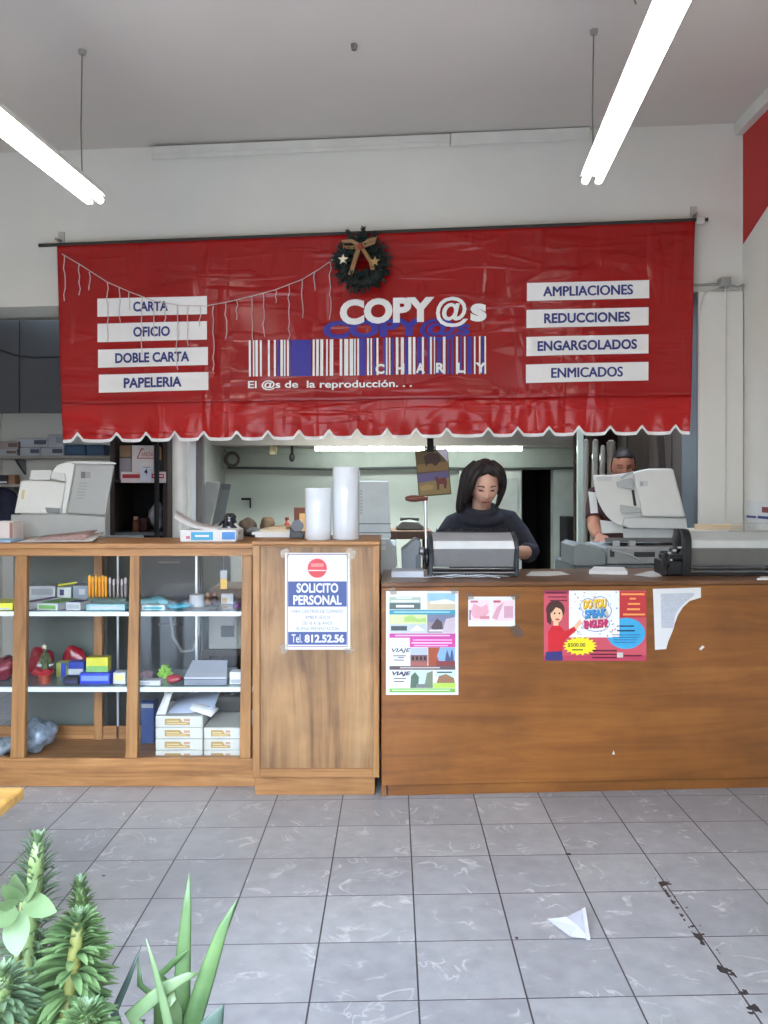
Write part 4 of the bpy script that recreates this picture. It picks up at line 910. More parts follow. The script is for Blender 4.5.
# far left-rear copier
cs = thing('photocopier', 'grey photocopier with slanting raised lid in the rear room beside the round post', 'photocopier', (-1.33, 6.0, 0), 0, 'photocopiers')
MB().box(RX(193, 5.9), RX(232, 5.9), 5.86, 6.28, 0, RZ(529, 5.9), PLASTD).build('body', cs, bevel=.01)
SS = lids((0, 5.9, 1.1), .03)
part(cs, 'lid', [(206, 481.5), (220, 482.6), (208.6, 533), (193, 529)], SS, .0, .12, M((160, 162, 158), .5), .006)
part(cs, 'lid_inner_panel', [(221, 483), (231, 484.4), (224, 521), (211.6, 526)], SS, -.04, .05, M((112, 116, 114), .5), .004)
part(cs, 'tray_bracket', [(222, 483), (231, 484.2), (230, 490), (221.4, 489)], SS, -.03, .03, M((90, 92, 92), .5), .003)
# ================================================================ things on top of the display counter
Z1 = 1.1455
t = thing('newspaper', 'spread newspaper sheets on the glass counter before the grey photocopier', 'newspaper', (RX(60, 4.1), 4.1, Z1))
NW = M((196, 190, 184), .8, var=.3, scale=70)
def sheet3(pts, fs, m, nm, par): MB().add(pts, fs, m).build(nm, par, smooth=True, solid=.002)
def TP(px, Y, z): return V((RX(px, Y), Y, z))
sheet3([TP(17, 3.9, Z1 + .002), TP(50, 3.9, Z1 + .004), TP(92, 3.9, Z1 + .006), TP(34, 4.25, Z1 + .004), TP(60, 4.25, Z1 + .015), TP(104, 4.25, Z1 + .03)], [(0, 1, 4, 3), (1, 2, 5, 4)], NW, 'sheet', t)
sheet3([TP(34, 3.93, Z1 + .008), TP(60, 3.93, Z1 + .012), TP(84, 3.93, Z1 + .012), TP(44, 4.2, Z1 + .016), TP(72, 4.2, Z1 + .03), TP(98, 4.2, Z1 + .045)], [(0, 1, 4, 3), (1, 2, 5, 4)], M((170, 140, 136), .8, var=.4, scale=60), 'sheet', t)
t = thing('leaflet', 'pale blue leaflets at the far left end of the glass counter', 'leaflet', (RX(10, 3.95), 3.95, Z1))
MB().box(RX(-10, 3.92), RX(12.5, 3.92), 3.9, 4.05, Z1 + .0005, Z1 + .012, M((150, 184, 210), .6, var=.2, scale=30)).build('sheets', t)
t = carton('tissue_box', 'pinkish white carton with brown end at far left on the glass counter', 'box', -8, 13, 521.5, 4.12, Z1, .12, M((214, 206, 202), .6), M((150, 110, 96), .6), (.84, .99, .05, .95), group=None, frontname='brown_end')
rp_ = thing('opened_ream', 'opened white and cyan paper ream with curling sheets on the glass counter', 'paper ream', (RX(208, 3.97), 4.0, Z1))
Yp = 3.95; CY1 = M((50, 160, 206), .4)
MB().box(RX(180, Yp), RX(236, Yp), Yp, Yp + .2, Z1, RZ(530, Yp), PAPER).build('wrapper', rp_, bevel=.004)
mb = MB()
FP = plane((0, Yp, 0), (0, -1, 0))
mb.flat(R(191, 532, 213, 540), FP, .001, CY1, .0008).flat(R(222, 532, 235, 539.6), FP, .001, M((54, 130, 200), .4), .0008).flat(R(195, 535, 209, 537), FP, .0016, PAPER, .0005).flat(R(186, 536, 190, 539), FP, .001, M((206, 130, 150), .5), .0008)
mb.build('cyan_print', rp_)
pts = []
for k in range(7):
    u = k / 6; px = 174 + 44 * u; z = RZ(513 + 16.5 * (1 - (1 - u) ** 2), 4.0)
    pts += [TP(px, Yp + .005, max(z - .022 * (1 - u), RZ(530, Yp) + .001)), TP(px + 2, Yp + .19, z + .01)]
sheet3(pts, [(2 * k, 2 * k + 2, 2 * k + 3, 2 * k + 1) for k in range(6)], PAPER, 'curled_sheet', rp_)
sheet3([TP(236, Yp, Z1 + .01), TP(241.5, Yp + .02, RZ(532, Yp)), TP(234, Yp, RZ(524, Yp)), TP(236.4, Yp + .15, Z1 + .01), TP(243, Yp + .15, RZ(533, Yp)), TP(236, Yp + .15, RZ(524, Yp))], [(0, 1, 4, 3), (1, 2, 5, 4)], PAPER, 'torn_flap', rp_)
hp = thing('hole_punch', 'glossy black desk punch behind the opened paper ream', 'hole punch', (RX(228, 4.22), 4.24, Z1))
GBL = M((26, 28, 38), .15, coat=.6)
MB().box(RX(208, 4.2), RX(240, 4.2), 4.185, 4.29, Z1, RZ(533, 4.2), BLACK).build('base', hp, bevel=.005)
mb = MB().lathe((RX(230, 4.235), 4.235, RZ(533, 4.2)), [(.042, 0), (.045, .02), (.036, .05), (.03, .072), (.034, .085), (.02, .10)], GBL, 20); mb.build('dome', hp, smooth=True)
MB().tube([V((RX(230, 4.235), 4.235, RZ(515, 4.2))), V((RX(218, 4.2), 4.21, RZ(526, 4.2)))], [.008, .006], GBL, 8).build('lever', hp)
# ================================================================ things on the middle cabinet
Z2 = 1.1635
GLW = M((218, 222, 227), .14, coat=.6, var=.02); CORE = M((150, 130, 104), .7)
def roll(x0, x1, ytop, Y, label):
    X = (RX(x0, Y) + RX(x1, Y)) / 2; r0 = (RX(x1, Y) - RX(x0, Y)) / 2; h = RZ(ytop, Y - r0 * .9) - Z2
    t = thing('laminating_roll', label, 'roll', (X, Y, Z2), 0, 'white rolls standing on the middle cabinet')
    MB().lathe((X, Y, Z2), [(r0 * .97, 0), (r0, .003), (r0, h - .003), (r0 * .97, h), (.024, h), (.024, h - .03)], GLW, 48).build('film', t, bevel=0, smooth=False)
    MB().lathe((X, Y, Z2), [(.0235, h - .02), (.0235, h + .0015), (.019, h + .0015), (.019, h - .018)], CORE, 20).build('core', t)
    for o in t.children: 
        if o.name.startswith('film'): o.data.polygons.foreach_set('use_smooth', [abs(p.normal.z) < .3 for p in o.data.polygons])
roll(305.2, 331.4, 488, 3.86, 'shorter white glossy roll standing on the wooden cabinet')
roll(332.8, 359.4, 466.6, 3.88, 'taller white glossy roll standing on the wooden cabinet')
t = thing('paper_pile', 'low pile of white and tan papers at left on the wooden cabinet', 'papers', (RX(275, 4.1), 4.1, Z2))
for k, (x0, x1, m) in enumerate(((257, 294, PAPER), (256, 296, PAPER), (262, 292, M((214, 200, 172), .8)), (272, 290, M((200, 176, 140), .8)))):
    MB().obox(((RX(x0, 4.1) + RX(x1, 4.1)) / 2, 4.11, Z2 + .0065 + .0125 * k), (RX(x1, 4.1) - RX(x0, 4.1), .2, .012), (0, 0, .06 * (-1) ** k), m).build('sheets', t)
td = thing('tape_dispenser', 'black tape dispenser left of the shorter white roll', 'tape dispenser', (RX(297, 3.95), 3.95, Z2))
MB().slab([TP(289.5, 3.93, Z2), TP(303.5, 3.93, Z2), TP(303.5, 3.93, Z2 + .02), TP(300, 3.93, Z2 + .035), TP(294, 3.93, Z2 + .03), TP(290, 3.93, Z2 + .055)], (0, .05, 0), BLACK).build('base', td, bevel=.004)
mb = MB().lathe((RX(297.5, 3.955), 3.955, Z2 + .058), [(.014, -.011), (.03, -.011), (.03, .011), (.014, .011)], M((60, 66, 84), .15, coat=.6), 20, Matrix.Rotation(PI / 2, 4, 'X')); mb.build('tape', td)
# ================================================================ binding machines
Z3 = .9765
def binder(name, label, x0, x1, yo, mats, comb):
    """prism drum between two side plates; X range in metres"""
    t = thing(name, label, 'binding machine', ((x0 + x1) / 2, yo + .1, Z3), 0, 'comb binding machines')
    up, upd, low = mats
    prof = [(.145, 1.184), (.035, 1.150), (.0, 1.113), (.05, 1.022), (.2, 1.022), (.2, 1.184)]
    q = [V((x0, yo + a, b)) for a, b in prof]; e = V((x1 - x0, 0, 0))
    MB().slab([q[0], q[1], V((x0, yo + .2, 1.150)), q[5]], e, upd).build('top_plate', t, bevel=.003)
    MB().slab([q[1] - V((0, 0, .001)), q[2], V((x0, yo + .19, 1.113)), V((x0, yo + .19, 1.149))], e, up).build('front_plate', t, bevel=.003)
    MB().slab([q[2] - V((0, -.004, .001)), q[3], V((x0, yo + .19, 1.022)), V((x0, yo + .19, 1.112))], e, low).build('drum_housing', t, bevel=.003)
    MB().box(x0, x1, yo + .01, yo + .2, Z3 + .004, Z3 + .012, SLOT).build('base_plate', t)
    for z, yy in ((Z3 + .020, yo + .015), (1.012, yo + .06)): MB().tube([(x0, yy, z), (x1, yy, z)], .006, STEEL, 8).build('cross_bar', t)
    return t
bA = binder('binding_machine', 'silver comb binding machine before the dark-haired woman', RX(433.2, 3.93), RX(515, 3.93), 3.93, (M((226, 230, 232), .35, .1), M((188, 194, 198), .4, .3), M((150, 150, 150), .5, .1)), True)
SIDE = M((70, 74, 80), .35, .5)
for x0, x1 in ((RX(429, 3.93), RX(432.9, 3.93)), (RX(515.3, 3.93), RX(519, 3.93))):
    pr = [(.0, .005), (.002, .11), (-.012, .14), (.03, .185), (.15, .215), (.21, .2), (.21, .005)]
    MB().slab([V((x0, 3.928 + a, Z3 + b - .002)) for a, b in pr], (x1 - x0, 0, 0), SIDE).build('side_plate', bA, bevel=.004)
mb = MB(); r = random.Random(3)
for k in range(26):
    x = RX(437 + 2.8 * k, 4.06); mb.tube([(x, 4.075, 1.184), (x, 4.068, 1.197), (x, 4.078, 1.203), (x, 4.088, 1.195)], .0022, BLACK, 5)
mb.tube([(RX(436, 4.06), 4.09, 1.188), (RX(508, 4.06), 4.09, 1.188)], .005, BLACK, 6); mb.build('comb_teeth', bA)
MB().tube([P(426.5, 566, 3.985), P(426, 530, 3.985), P(425.6, 496, 3.985)], .0075, CHROME, 12).build('lever_arm', bA)
GRIP = wood('grip_wood', (70, 32, 20), (110, 54, 34), (136, 74, 48), 'x', 1.5, rough=.3)
MB().lathe(P(428, 498.6, 3.985), [(.008, 0), (.012, .006), (.0125, .03), (.017, .06), (.0165, .085), (.01, .108), (.004, .112)], GRIP, 18, Matrix.Rotation(-PI / 2, 4, 'Y')).build('lever_grip', bA, smooth=True, label='wooden lever grip')
MB().lathe(P(428.8, 557, 4.0), [(.035, 0), (.05, .004), (.05, .018), (.03, .022), (.03, .03)], BLACK, 22, Matrix.Rotation(-PI / 2, 4, 'Y')).build('gear_wheel', bA, bevel=.002)
MB().lathe(P(424, 551, 3.97), [(.018, 0), (.02, .004), (.02, .02), (.012, .024)], STEEL, 14, Matrix.Rotation(-PI / 2, 4, 'Y')).build('knob', bA)
# loose combs
r = random.Random(14)
for k in range(8):
    t0 = P(438 + 8.4 * k, 577, 3.89); a = r.uniform(-.5, .5); d = V((math.cos(a), math.sin(a) * .3, 0)); n_ = V((-d.y, d.x, 0)); l = r.uniform(.05, .085)
    t = thing('binding_comb', 'loose silvery binding comb under the silver binding machine', 'binding comb', (t0.x, 3.885, Z3), 0, 'loose combs under the binding machine')
    c0 = V((t0.x, 3.885, Z3 + .004 + .004 * (k % 3))); mb = MB()
    mb.tube([c0 - d * l, c0 + V((0, 0, .006)), c0 + d * l], [(.0025, .006)] * 3, SILVER if k % 2 else PAPERG, 6)
    for j in range(9):
        c = c0 + d * l * (j / 4.5 - 1); mb.tube([c, c + n_ * .008 + V((0, 0, .008)), c + n_ * .014], .0012, SILVER, 4)
    mb.build('spine', t)
# second binder at the right
bB = binder('binding_machine', 'white comb binding machine with black end discs by the right wall', RX(692, 3.97), 1.90, 3.985, (M((206, 210, 206), .4, .1), M((196, 200, 198), .4, .1), M((126, 124, 118), .5)), False)
for x0, x1, s in ((RX(683.5, 3.97), RX(691.6, 3.97), 1.0), (1.902, 1.935, 1.0)):
    pr = [(-.01, .0)] + [(.04 + .062 * math.cos(a), .165 + .062 * math.sin(a)) for a in [PI + .3 - k * .5 for k in range(9)]] + [(.2, .12), (.21, .0)]
    MB().slab([V((x0, 3.985 + a, Z3 + b + .002)) for a, b in pr], (x1 - x0, 0, 0), BLACK).build('side_plate', bB, bevel=.005)
MB().lathe(P(682, 541, 4.06), [(.05, 0), (.062, .006), (.062, .026), (.045, .034)], BLACK, 26, Matrix.Rotation(-PI / 2, 4, 'Y')).build('end_disc', bB, bevel=.003)
mb = MB().box(RX(664, 4.0), RX(682.6, 4.0), 3.99, 4.16, Z3 + .002, Z3 + .075, BLACK).box(RX(668, 4.0), RX(682.6, 4.0), 4.0, 4.15, Z3 + .075, Z3 + .10, BLACK); mb.build('gear_housing', bB, bevel=.008)
MB().lathe(P(668, 561, 3.985), [(.03, 0), (.042, .004), (.042, .02), (.028, .024)], BLACK, 20, Matrix.Rotation(-PI / 2, 4, 'Y')).build('gear_wheel', bB, bevel=.003)
mb = MB()
for x, y in ((668, 552), (673, 549.5), (678, 546.5), (669, 559)): mb.box(RX(x, 3.98), RX(x + 3.4, 3.98), 3.982, 3.99, RZ(y + 2, 3.98), RZ(y, 3.98), CHROME)
mb.build('metal_clips', bB)
mb = MB(); CLR = M((190, 188, 178), .4)
for k in range(24): x = RX(735 + 1.7 * k, 4.1); mb.tube([(x, 4.135, 1.184), (x, 4.13, 1.215), (x, 4.14, 1.232), (x, 4.15, 1.222)], .0018, CLR, 4)
mb.tube([(RX(733, 4.1), 4.15, 1.188), (RX(776, 4.1), 4.15, 1.188)], .005, CLR, 6); mb.build('comb_teeth', bB)
# papers on the plywood counter
def flatpaper(name, label, cat, pts, z=Z3 + .0006, h=.0012, m=PAPER, under=None):
    mb = MB().slab([G(x, y, z) for x, y in pts], (0, 0, h), m); return mb.build(name, label=label, cat=cat)
flatpaper('loose_sheet', 'white sheet lying right of the silver binding machine', 'paper', [(526, 575.6), (531, 571.6), (560, 571.4), (570, 574.6), (548, 576)])
flatpaper('note_pad', 'white note pad lying before the white photocopier', 'note pad', [(589, 574), (594, 570), (624, 570.6), (627.4, 574.6)], h=.018)
flatpaper('loose_sheet', 'white pointed sheet lying left of the black end discs', 'paper', [(634, 575), (650, 571.2), (656, 571.6), (662, 576.4), (650, 577)])
flatpaper('loose_sheet', 'small white sheet at the far right end of the plywood counter', 'paper', [(757, 580), (761, 577.2), (776, 577.2), (778, 580)], h=.006)
t = thing('paper_pile', 'tall pile of papers with tan sheets behind the white binding machine', 'papers', (1.68, 4.31, Z3))
MB().box(1.535, 1.83, 4.215, 4.40, Z3 + .0005, 1.17, M((206, 204, 198), .7, var=.1, scale=50)).build('white_sheets', t, bevel=.003)
MB().slab([(1.53, 4.225, 1.171), (1.75, 4.22, 1.171), (1.80, 4.38, 1.171), (1.56, 4.39, 1.171)], (0, 0, .02), M((222, 218, 210), .7)).build('white_sheets', t)
MB().slab([(1.56, 4.24, 1.192), (1.80, 4.235, 1.192), (1.82, 4.38, 1.192), (1.61, 4.385, 1.192)], (0, 0, .022), M((206, 184, 150), .7)).build('tan_sheets', t)
t = thing('wall_notice', 'small white notice with red and navy stripes on the right wall', 'notice', (XR - .001, 4.43, 1.2))
MB().box(XR - .004, XR - .001, 4.27, 4.56, 1.185, 1.335, M((206, 208, 206), .6)).build('sheet', t)
MB().box(XR - .0052, XR - .0042, 4.27, 4.36, 1.275, 1.305, M((120, 30, 36), .5)).build('red_stripe', t)
MB().box(XR - .0052, XR - .0042, 4.27, 4.41, 1.242, 1.256, NAVY).box(XR - .0052, XR - .0042, 4.43, 4.55, 1.242, 1.254, NAVY).build('navy_stripe', t)
# pad, wedge machine left of the binder
flatpaper('paper_block', 'pale block of paper in front of the grey wedge machine', 'paper', [(391.5, 577.4), (393, 573.6), (422.4, 573.6), (423.4, 577.4)], h=.028, m=M((206, 212, 222), .7))
wm_ = thing('card_reader', 'grey wedge-shaped office machine left of the silver binding machine', 'office machine', (RX(411, 4.15), 4.2, Z3))
MB().slab([TP(402.4, 4.1, Z3 + .001), P(401.4, 550, 4.1), P(415.6, 538.4, 4.1), P(421, 541, 4.1), TP(421, 4.1, Z3 + .001)], (0, .16, 0), M((128, 136, 142), .5)).build('body', wm_, bevel=.006)
MB().slab([TP(415.6, 4.095, Z3 + .004), P(415.6, 556, 4.095), P(420.6, 551, 4.095), TP(420.6, 4.095, Z3 + .004)], (0, .004, 0), M((96, 104, 112), .5)).build('side_recess', wm_)
# ================================================================ hanging calendar
KS = plane((RX(433, 4.98), 4.98, 1.5), (0, -1, .04))
cl = thing('wall_calendar', 'tilted brown and purple picture calendar hanging left of the dark-haired woman', 'calendar', P(432, 497, 4.98))
MB().flat([(415, 451), (447.4, 448.6), (451.5, 494.3), (418.7, 497)], KS, 0, M((96, 84, 50), .6), .004).build('sheet', cl)
def kp(u, v): # bilinear inside the sheet
    a, b, c, d = (415, 451), (447.4, 448.6), (451.5, 494.3), (418.7, 497)
    return tuple((a[i] * (1 - u) + b[i] * u) * (1 - v) + (d[i] * (1 - u) + c[i] * u) * v for i in (0, 1))
mb = MB()
def kc(pts, c, off): mb.flat([kp(*p) for p in pts], KS, off, flatcol(c), .0004)
kc([(.03, .02), (.97, .02), (.97, .47), (.03, .47)], (100, 88, 48), .001); kc([(.03, .30), (.97, .28), (.97, .47), (.03, .47)], (140, 112, 66), .0016)
kc([(.25, .14), (.45, .06), (.7, .10), (.78, .22), (.66, .32), (.58, .36), (.5, .3), (.36, .3), (.3, .36)], (62, 40, 30), .0022)
kc([(.03, .5), (.97, .48), (.97, .64), (.03, .7)], (106, 98, 140), .001); kc([(.03, .7), (.97, .64), (.97, .97), (.03, .97)], (150, 128, 80), .001)
kc([(.52, .62), (.62, .58), (.66, .64), (.86, .62), (.9, .72), (.86, .86), (.8, .86), (.78, .76), (.66, .76), (.64, .88), (.58, .88), (.58, .72)], (110, 52, 44), .0022)
kc([(.06, .78), (.3, .74), (.48, .78), (.44, .86), (.1, .88)], (176, 150, 92), .0016); mb.build('picture_print', cl)
MB().add([KS(436, 449.4, .004), KS(447.4, 448.4, .004), KS(447.8, 462, .02)], [(0, 1, 2)], PAPERG).build('curled_corner', cl, solid=.001)
MB().box(RX(427, 4.98), RX(433.5, 4.98), 4.965, 4.975, RZ(452, 4.98), 2.514, MATTEBLACK).build('hanging_strap', cl, label='dark strap')
# ================================================================ left section: dark panel, shelves, rack
hg = thing('hanging_screen', 'dark grey double panel hanging under the beam left of the banner', 'panel', (-2.5, 5.42, 1.9))
DGP = M((62, 64, 68), .7, var=.12, scale=3)
xs = RX(20, 5.42)
MB().box(-2.99, xs - .004, 5.41, 5.44, RZ(413, 5.41), 2.515, DGP).build('board', hg, bevel=.003)
MB().box(xs + .004, -1.86, 5.41, 5.44, RZ(413, 5.41), 2.515, DGP).build('board', hg, bevel=.003)
MB().tube([P(-12, 345, 5.39), P(0, 350, 5.39), P(15, 355, 5.39), P(35, 357.5, 5.39), P(56, 357, 5.39), P(75, 355, 5.4)], .006, MATTEBLACK, 6).build('cable', hg, label='drooping black cable')
ZS1, ZS2 = RZ(455.6, 6.1), RZ(484, 6.1)
def shelf(x0, x1, z, label):
    t = thing('wall_shelf', label, 'shelf', ((x0 + x1) / 2, 6.19, z - .02)); MB().box(x0, x1, 6.08, 6.297, z - .022, z, M((150, 146, 138), .6)).build('board', t, bevel=.003)
    for x in (x0 + .15, x1 - .1): MB().slab([(x, 6.295, z - .023), (x, 6.12, z - .023), (x, 6.295, z - .14)], (.015, 0, 0), STEEL).build('bracket', t)
shelf(-2.98, -1.98, ZS1, 'upper wall shelf carrying cartridge boxes at far left')
shelf(-2.98, -2.72, ZS2, 'lower short wall shelf at the far left edge')
CG = 'cartridge boxes on the upper wall shelf'
PGB = M((166, 168, 176), .5); DKB = M((70, 74, 92), .5)
def cart(x0, x1, yt, z0, lab, m=PGB, f=DKB, fr=(.5, .95, .3, .8), dep=.14): return carton('cartridge_box', lab, 'box', x0, x1, yt, 6.1, z0, dep, m, f, fr, group=CG)
a1 = cart(20, 40.4, 447.6, ZS1 + .0005, 'pale cartridge box at the lower left of the stacked pair on the upper shelf')
cart(41, 63.6, 447.4, ZS1 + .0005, 'pale cartridge box with dark corner at shelf level beside the banner edge')
cart(20.4, 47.6, 438.4, RZ(447.3, 6.1) + .002, 'wide pale cartridge box lying on two boxes on the upper shelf', dep=.12)
cart(48.4, 63.4, 434.4, RZ(447.3, 6.1) + .002, 'upright pale carton stacked highest on the upper shelf', f=M((140, 142, 150), .5), dep=.1)
cart(-4, 17, 449.4, ZS1 + .0005, 'flat pale box at the left end of the upper shelf', f=M((110, 90, 84), .5))
cart(-2, 18.4, 441.6, RZ(449.4, 6.1) + .001, 'brownish box on top of the flat pale box on the upper shelf', M((150, 140, 134), .5), M((96, 76, 70), .5), dep=.12)
TB = M((38, 66, 96), .5)
cart(64.6, 85.6, 444.6, ZS1 + .0005, 'dark blue carton on the upper shelf just under the banner hem', TB, M((50, 84, 116), .5), (.1, .9, .2, .8))
cart(86.4, 104, 444.6, ZS1 + .0005, 'dark blue carton farther right under the banner hem', TB, M((50, 84, 116), .5), (.1, .9, .2, .8))
carton('small_carton', 'brown small carton on the lower short shelf', 'box', 8.4, 15, 474.6, 6.1, ZS2 + .0005, .08, M((150, 110, 84), .6), None, group=None)
carton('dark_case', 'black flat case at the end of the lower short shelf', 'case', -6, 7.6, 475, 6.1, ZS2 + .0005, .08, M((40, 38, 40), .6), PAPERG, (.3, .95, .1, .3), group=None)
t = thing('hanging_jacket', 'dark navy jacket hanging below the lower short shelf at far left', 'jacket', P(4, 525, 6.15))
def jk(p):
    q = p.copy(); q.x *= 1 + .12 * math.sin(q.z * 9); q.y *= 1 + .25 * math.sin(q.x * 40); return q
MB().ell(P(2, 514, 6.17), (.14, .07, .20), M((34, 36, 58), .8, var=.2), 30, 18, jk).build('cloth', t, smooth=True)
MB().tube([P(2, 484.6, 6.17) + V((0, 0, -.02)), P(2, 488, 6.17), P(2, 491, 6.17)], .006, STEEL, 6).build('hook', t)
# rack with cartons behind the counters
X0, X1 = RX(110, 5.65), RX(167.5, 5.65)
rk = thing('storage_rack', 'dark storage rack with red and white shelf edge behind the round post', 'rack', ((X0 + X1) / 2, 5.85, 0))
DBR = M((46, 34, 30), .7); zs = RZ(482.6, 5.65)
for x in (X0, X1 - .03): MB().box(x, x + .03, 5.65, 6.1, 0, 1.9, DBR).build('side_panel', rk)
MB().box(X0 + .03, X1 - .03, 6.07, 6.1, 0, 1.9, MATTEBLACK).build('back_panel', rk)
MB().box(X0 + .031, X1 - .031, 5.66, 6.068, zs, zs + .02, DBR).build('shelf', rk)
MB().box(X0 + .031, X1 - .031, 5.66, 6.068, 1.08, 1.10, DKG).build('shelf', rk)
RKP = plane((0, 5.648, 0), (0, -1, 0))
ed = MB().flat(R(121, 471.8, 166, 482.8), RKP, .006, M((214, 200, 198), .5), .006).build('shelf_edge', rk, label='red and white shelf edge')
mb = MB().flat(R(122.4, 474.2, 140, 478.2), RKP, .0072, RD, .001).flat(R(151.6, 474, 164, 478.2), RKP, .0072, RD, .001).flat(R(153, 475.4, 163, 476.6), RKP, .0078, PAPER, .0004); mb.build('red_print', ed)
mb = MB().flat(R(140.2, 466.4, 151, 481.6), RKP, .012, PAPERG, .004); nt4 = mb.build('number_card', rk, label='white card reading 4')
MB().text('4', (144, 468.8, 147.6, 474.4), RKP, .0126, MATTEBLACK, .01).flat(R(142.6, 466.9, 149.6, 467.5), RKP, .0126, DKG, .0004).build('lettering', nt4)
zc = zs + .021
cn = carton('landscape_carton', 'white carton with red lettering standing on the storage rack', 'box', 131.7, 153.6, 445.4, 5.68, zc, .22, M((216, 208, 206), .6), None, group=None)
CNP = plane((0, 5.68, 0), (0, -1, 0))
mb = MB().text('ANDA', (141, 452.2, 154 - .6, 456.4), CNP, .0016, RD, .0).flat([(137, 457.6), (153.4, 457.9), (153.4, 458.7), (136.6, 458.5)], CNP, .0016, RD, .0006).flat([(136.6, 458.5), (137.6, 458.5), (142.4, 448.4), (141.2, 448.2)], CNP, .0016, RD, .0006).flat(oval(143, 449, .8, .8, 8), CNP, .0016, RD, .0006); mb.build('red_lettering', cn)
carton('cardboard_box', 'brown cardboard box stacked on grey box in the storage rack', 'box', 119.4, 131, 445.4, 5.7, RZ(457.6, 5.7) + .002, .2, M((150, 118, 92), .7), None, group=None)
carton('grey_box', 'grey box under the brown cardboard box in the storage rack', 'box', 119.4, 131, 457.8, 5.7, zc, .2, M((150, 142, 146), .7), None, group=None)
carton('cardboard_box', 'brown cardboard box at the right end of the storage rack shelf', 'box', 155.6, 161.6, 447, 5.7, zc, .18, M((160, 126, 98), .7), M((40, 42, 60), .6), (.0, 1, .02, .6), group=None)
MB().box(RX(154.4, 5.6), RX(158, 5.6), 5.595, 5.63, 0, 1.9, MATTEBLACK).build('black_post', label='thin black upright bar in front of the storage rack', cat='post')
t = thing('brown_jar', 'brown glass jar with pale lid in the dark storage rack', 'jar', TP(136, 5.76, 1.1005))
xj = RX(136, 5.76); MB().lathe((xj, 5.76, 1.1005), [(.02, 0), (.024, .01), (.024, .07), (.014, .085)], M((110, 60, 40), .3), 16).build('body', t); MB().lathe((xj, 5.76, 1.1005), [(.018, .0855), (.018, .105), (.012, .107)], M((190, 160, 140), .5), 16).build('lid', t)
carton('dark_box', 'dark red box beside the brown jar in the storage rack', 'box', 139, 147, 518, 5.8, 1.1005, .08, M((66, 26, 26), .6), None, group=None)
def bagm(name, label, x, Y, z0, rx, ry, rz, m, seed):
    return bag(name, label, 'bag', RX(x, Y), z_on(z0, rz), Y, rx, ry, rz, m, seed, lump=.12)
t = bagm('white_bag', 'crumpled white bag standing in the dark storage rack', 157, 5.92, 1.1005, .058, .07, .11, M((176, 180, 186), .5), 41); del t['group']
# ================================================================ rear room things
dk_ = thing('rear_desk', 'cluttered desk along the rear wall left of the white rolls', 'desk', (-1.1, 7.1, 0))
ztop = .99
MB().box(-1.59, -.62, 6.75, 7.45, ztop - .03, ztop, DARKW).build('top', dk_, bevel=.004)
for x in (-1.55, -.67):
    for y in (6.8, 7.4): MB().box(x - .025, x + .025, y - .025, y + .025, 0, ztop - .03, DARKW).build('leg', dk_)
BRN = M((62, 48, 38), .8, var=.3, scale=14); GRC = M((66, 66, 68), .8, var=.25, scale=14)
for lab, x, Y, rx, ry, rz, m, sd in (('brown cloth bag at left on the cluttered rear desk', 248, 7.12, .075, .08, .085, BRN, 51), ('tan cloth bag beside the brown bag on the rear desk', 267, 7.15, .065, .08, .09, M((84, 66, 48), .8, var=.35, scale=14), 52), ('grey cloth heap in front of the bags on the rear desk', 257, 6.9, .11, .06, .045, GRC, 53), ('dark cloth heap at the left end of the rear desk', 233, 6.97, .05, .06, .07, M((52, 48, 50), .8, var=.3), 54)):
    t = bagm('cloth_bag', lab, x, Y, ztop, rx, ry, rz, m, sd); del t['group']
def bottle(x, Y, h, lab, m, cap):
    X = RX(x, Y); t = thing('bottle', lab, 'bottle', (X, Y, ztop))
    MB().lathe((X, Y, ztop + .0005), [(.03, 0), (.034, .01), (.034, h * .55), (.014, h * .75), (.013, h * .88)], m, 18).build('body', t, smooth=True)
    MB().lathe((X, Y, ztop + .0005), [(.016, h * .885), (.016, h), (.01, h + .002)], cap, 14).build('cap', t)
bottle(287, 6.9, .17, 'red bottle on the rear desk left of the picture box', M((140, 48, 36), .4), M((120, 40, 30), .5))
bottle(293.5, 6.84, .13, 'smaller orange-red bottle on the rear desk', M((160, 80, 56), .4), M((200, 190, 180), .5))
carton('picture_box', 'brown box with pale picture standing on the rear desk', 'box', 294, 312, 507.5, 7.0, ztop + .0005, .08, M((88, 48, 34), .6), M((186, 150, 100), .6), (.3, .75, .2, .8), group=None)
t = thing('wall_bracket', 'small black angled bracket on the pale rear wall', 'bracket', P(247, 508, 7.79))
MB().box(RX(242, 7.78), RX(250.6, 7.78), 7.74, YR - .001, RZ(500, 7.78), RZ(498, 7.78), MATTEBLACK).box(RX(249.6, 7.78), RX(250.6, 7.78), 7.77, YR - .001, RZ(508, 7.78), RZ(500, 7.78), MATTEBLACK).build('arm', t)
t = thing('cable_coil', 'grey cable coil hanging high on the pale rear wall', 'cable', P(233, 467, 7.66))
mb = MB(); cc = P(233, 459.5, 7.67)
for k in range(4): mb.tube([cc + V((math.cos(a) * (.052 + .006 * k), -.008 * k - .03, math.sin(a) * (.052 + .005 * k))) for a in [2 * PI * j / 24 for j in range(25)]], .0075, M((104, 100, 92), .6), 6, caps=False)
mb.tube([cc + V((-.05, 0, .03)), P(228, 454, 7.6), P(224.5, 450, 7.6)], .006, M((104, 100, 92), .6), 6); mb.build('loops', t)
MB().tube([cc + V((0, .02, .05)), cc + V((0, .12, .05))], .006, STEEL, 6).build('wall_hook', t)
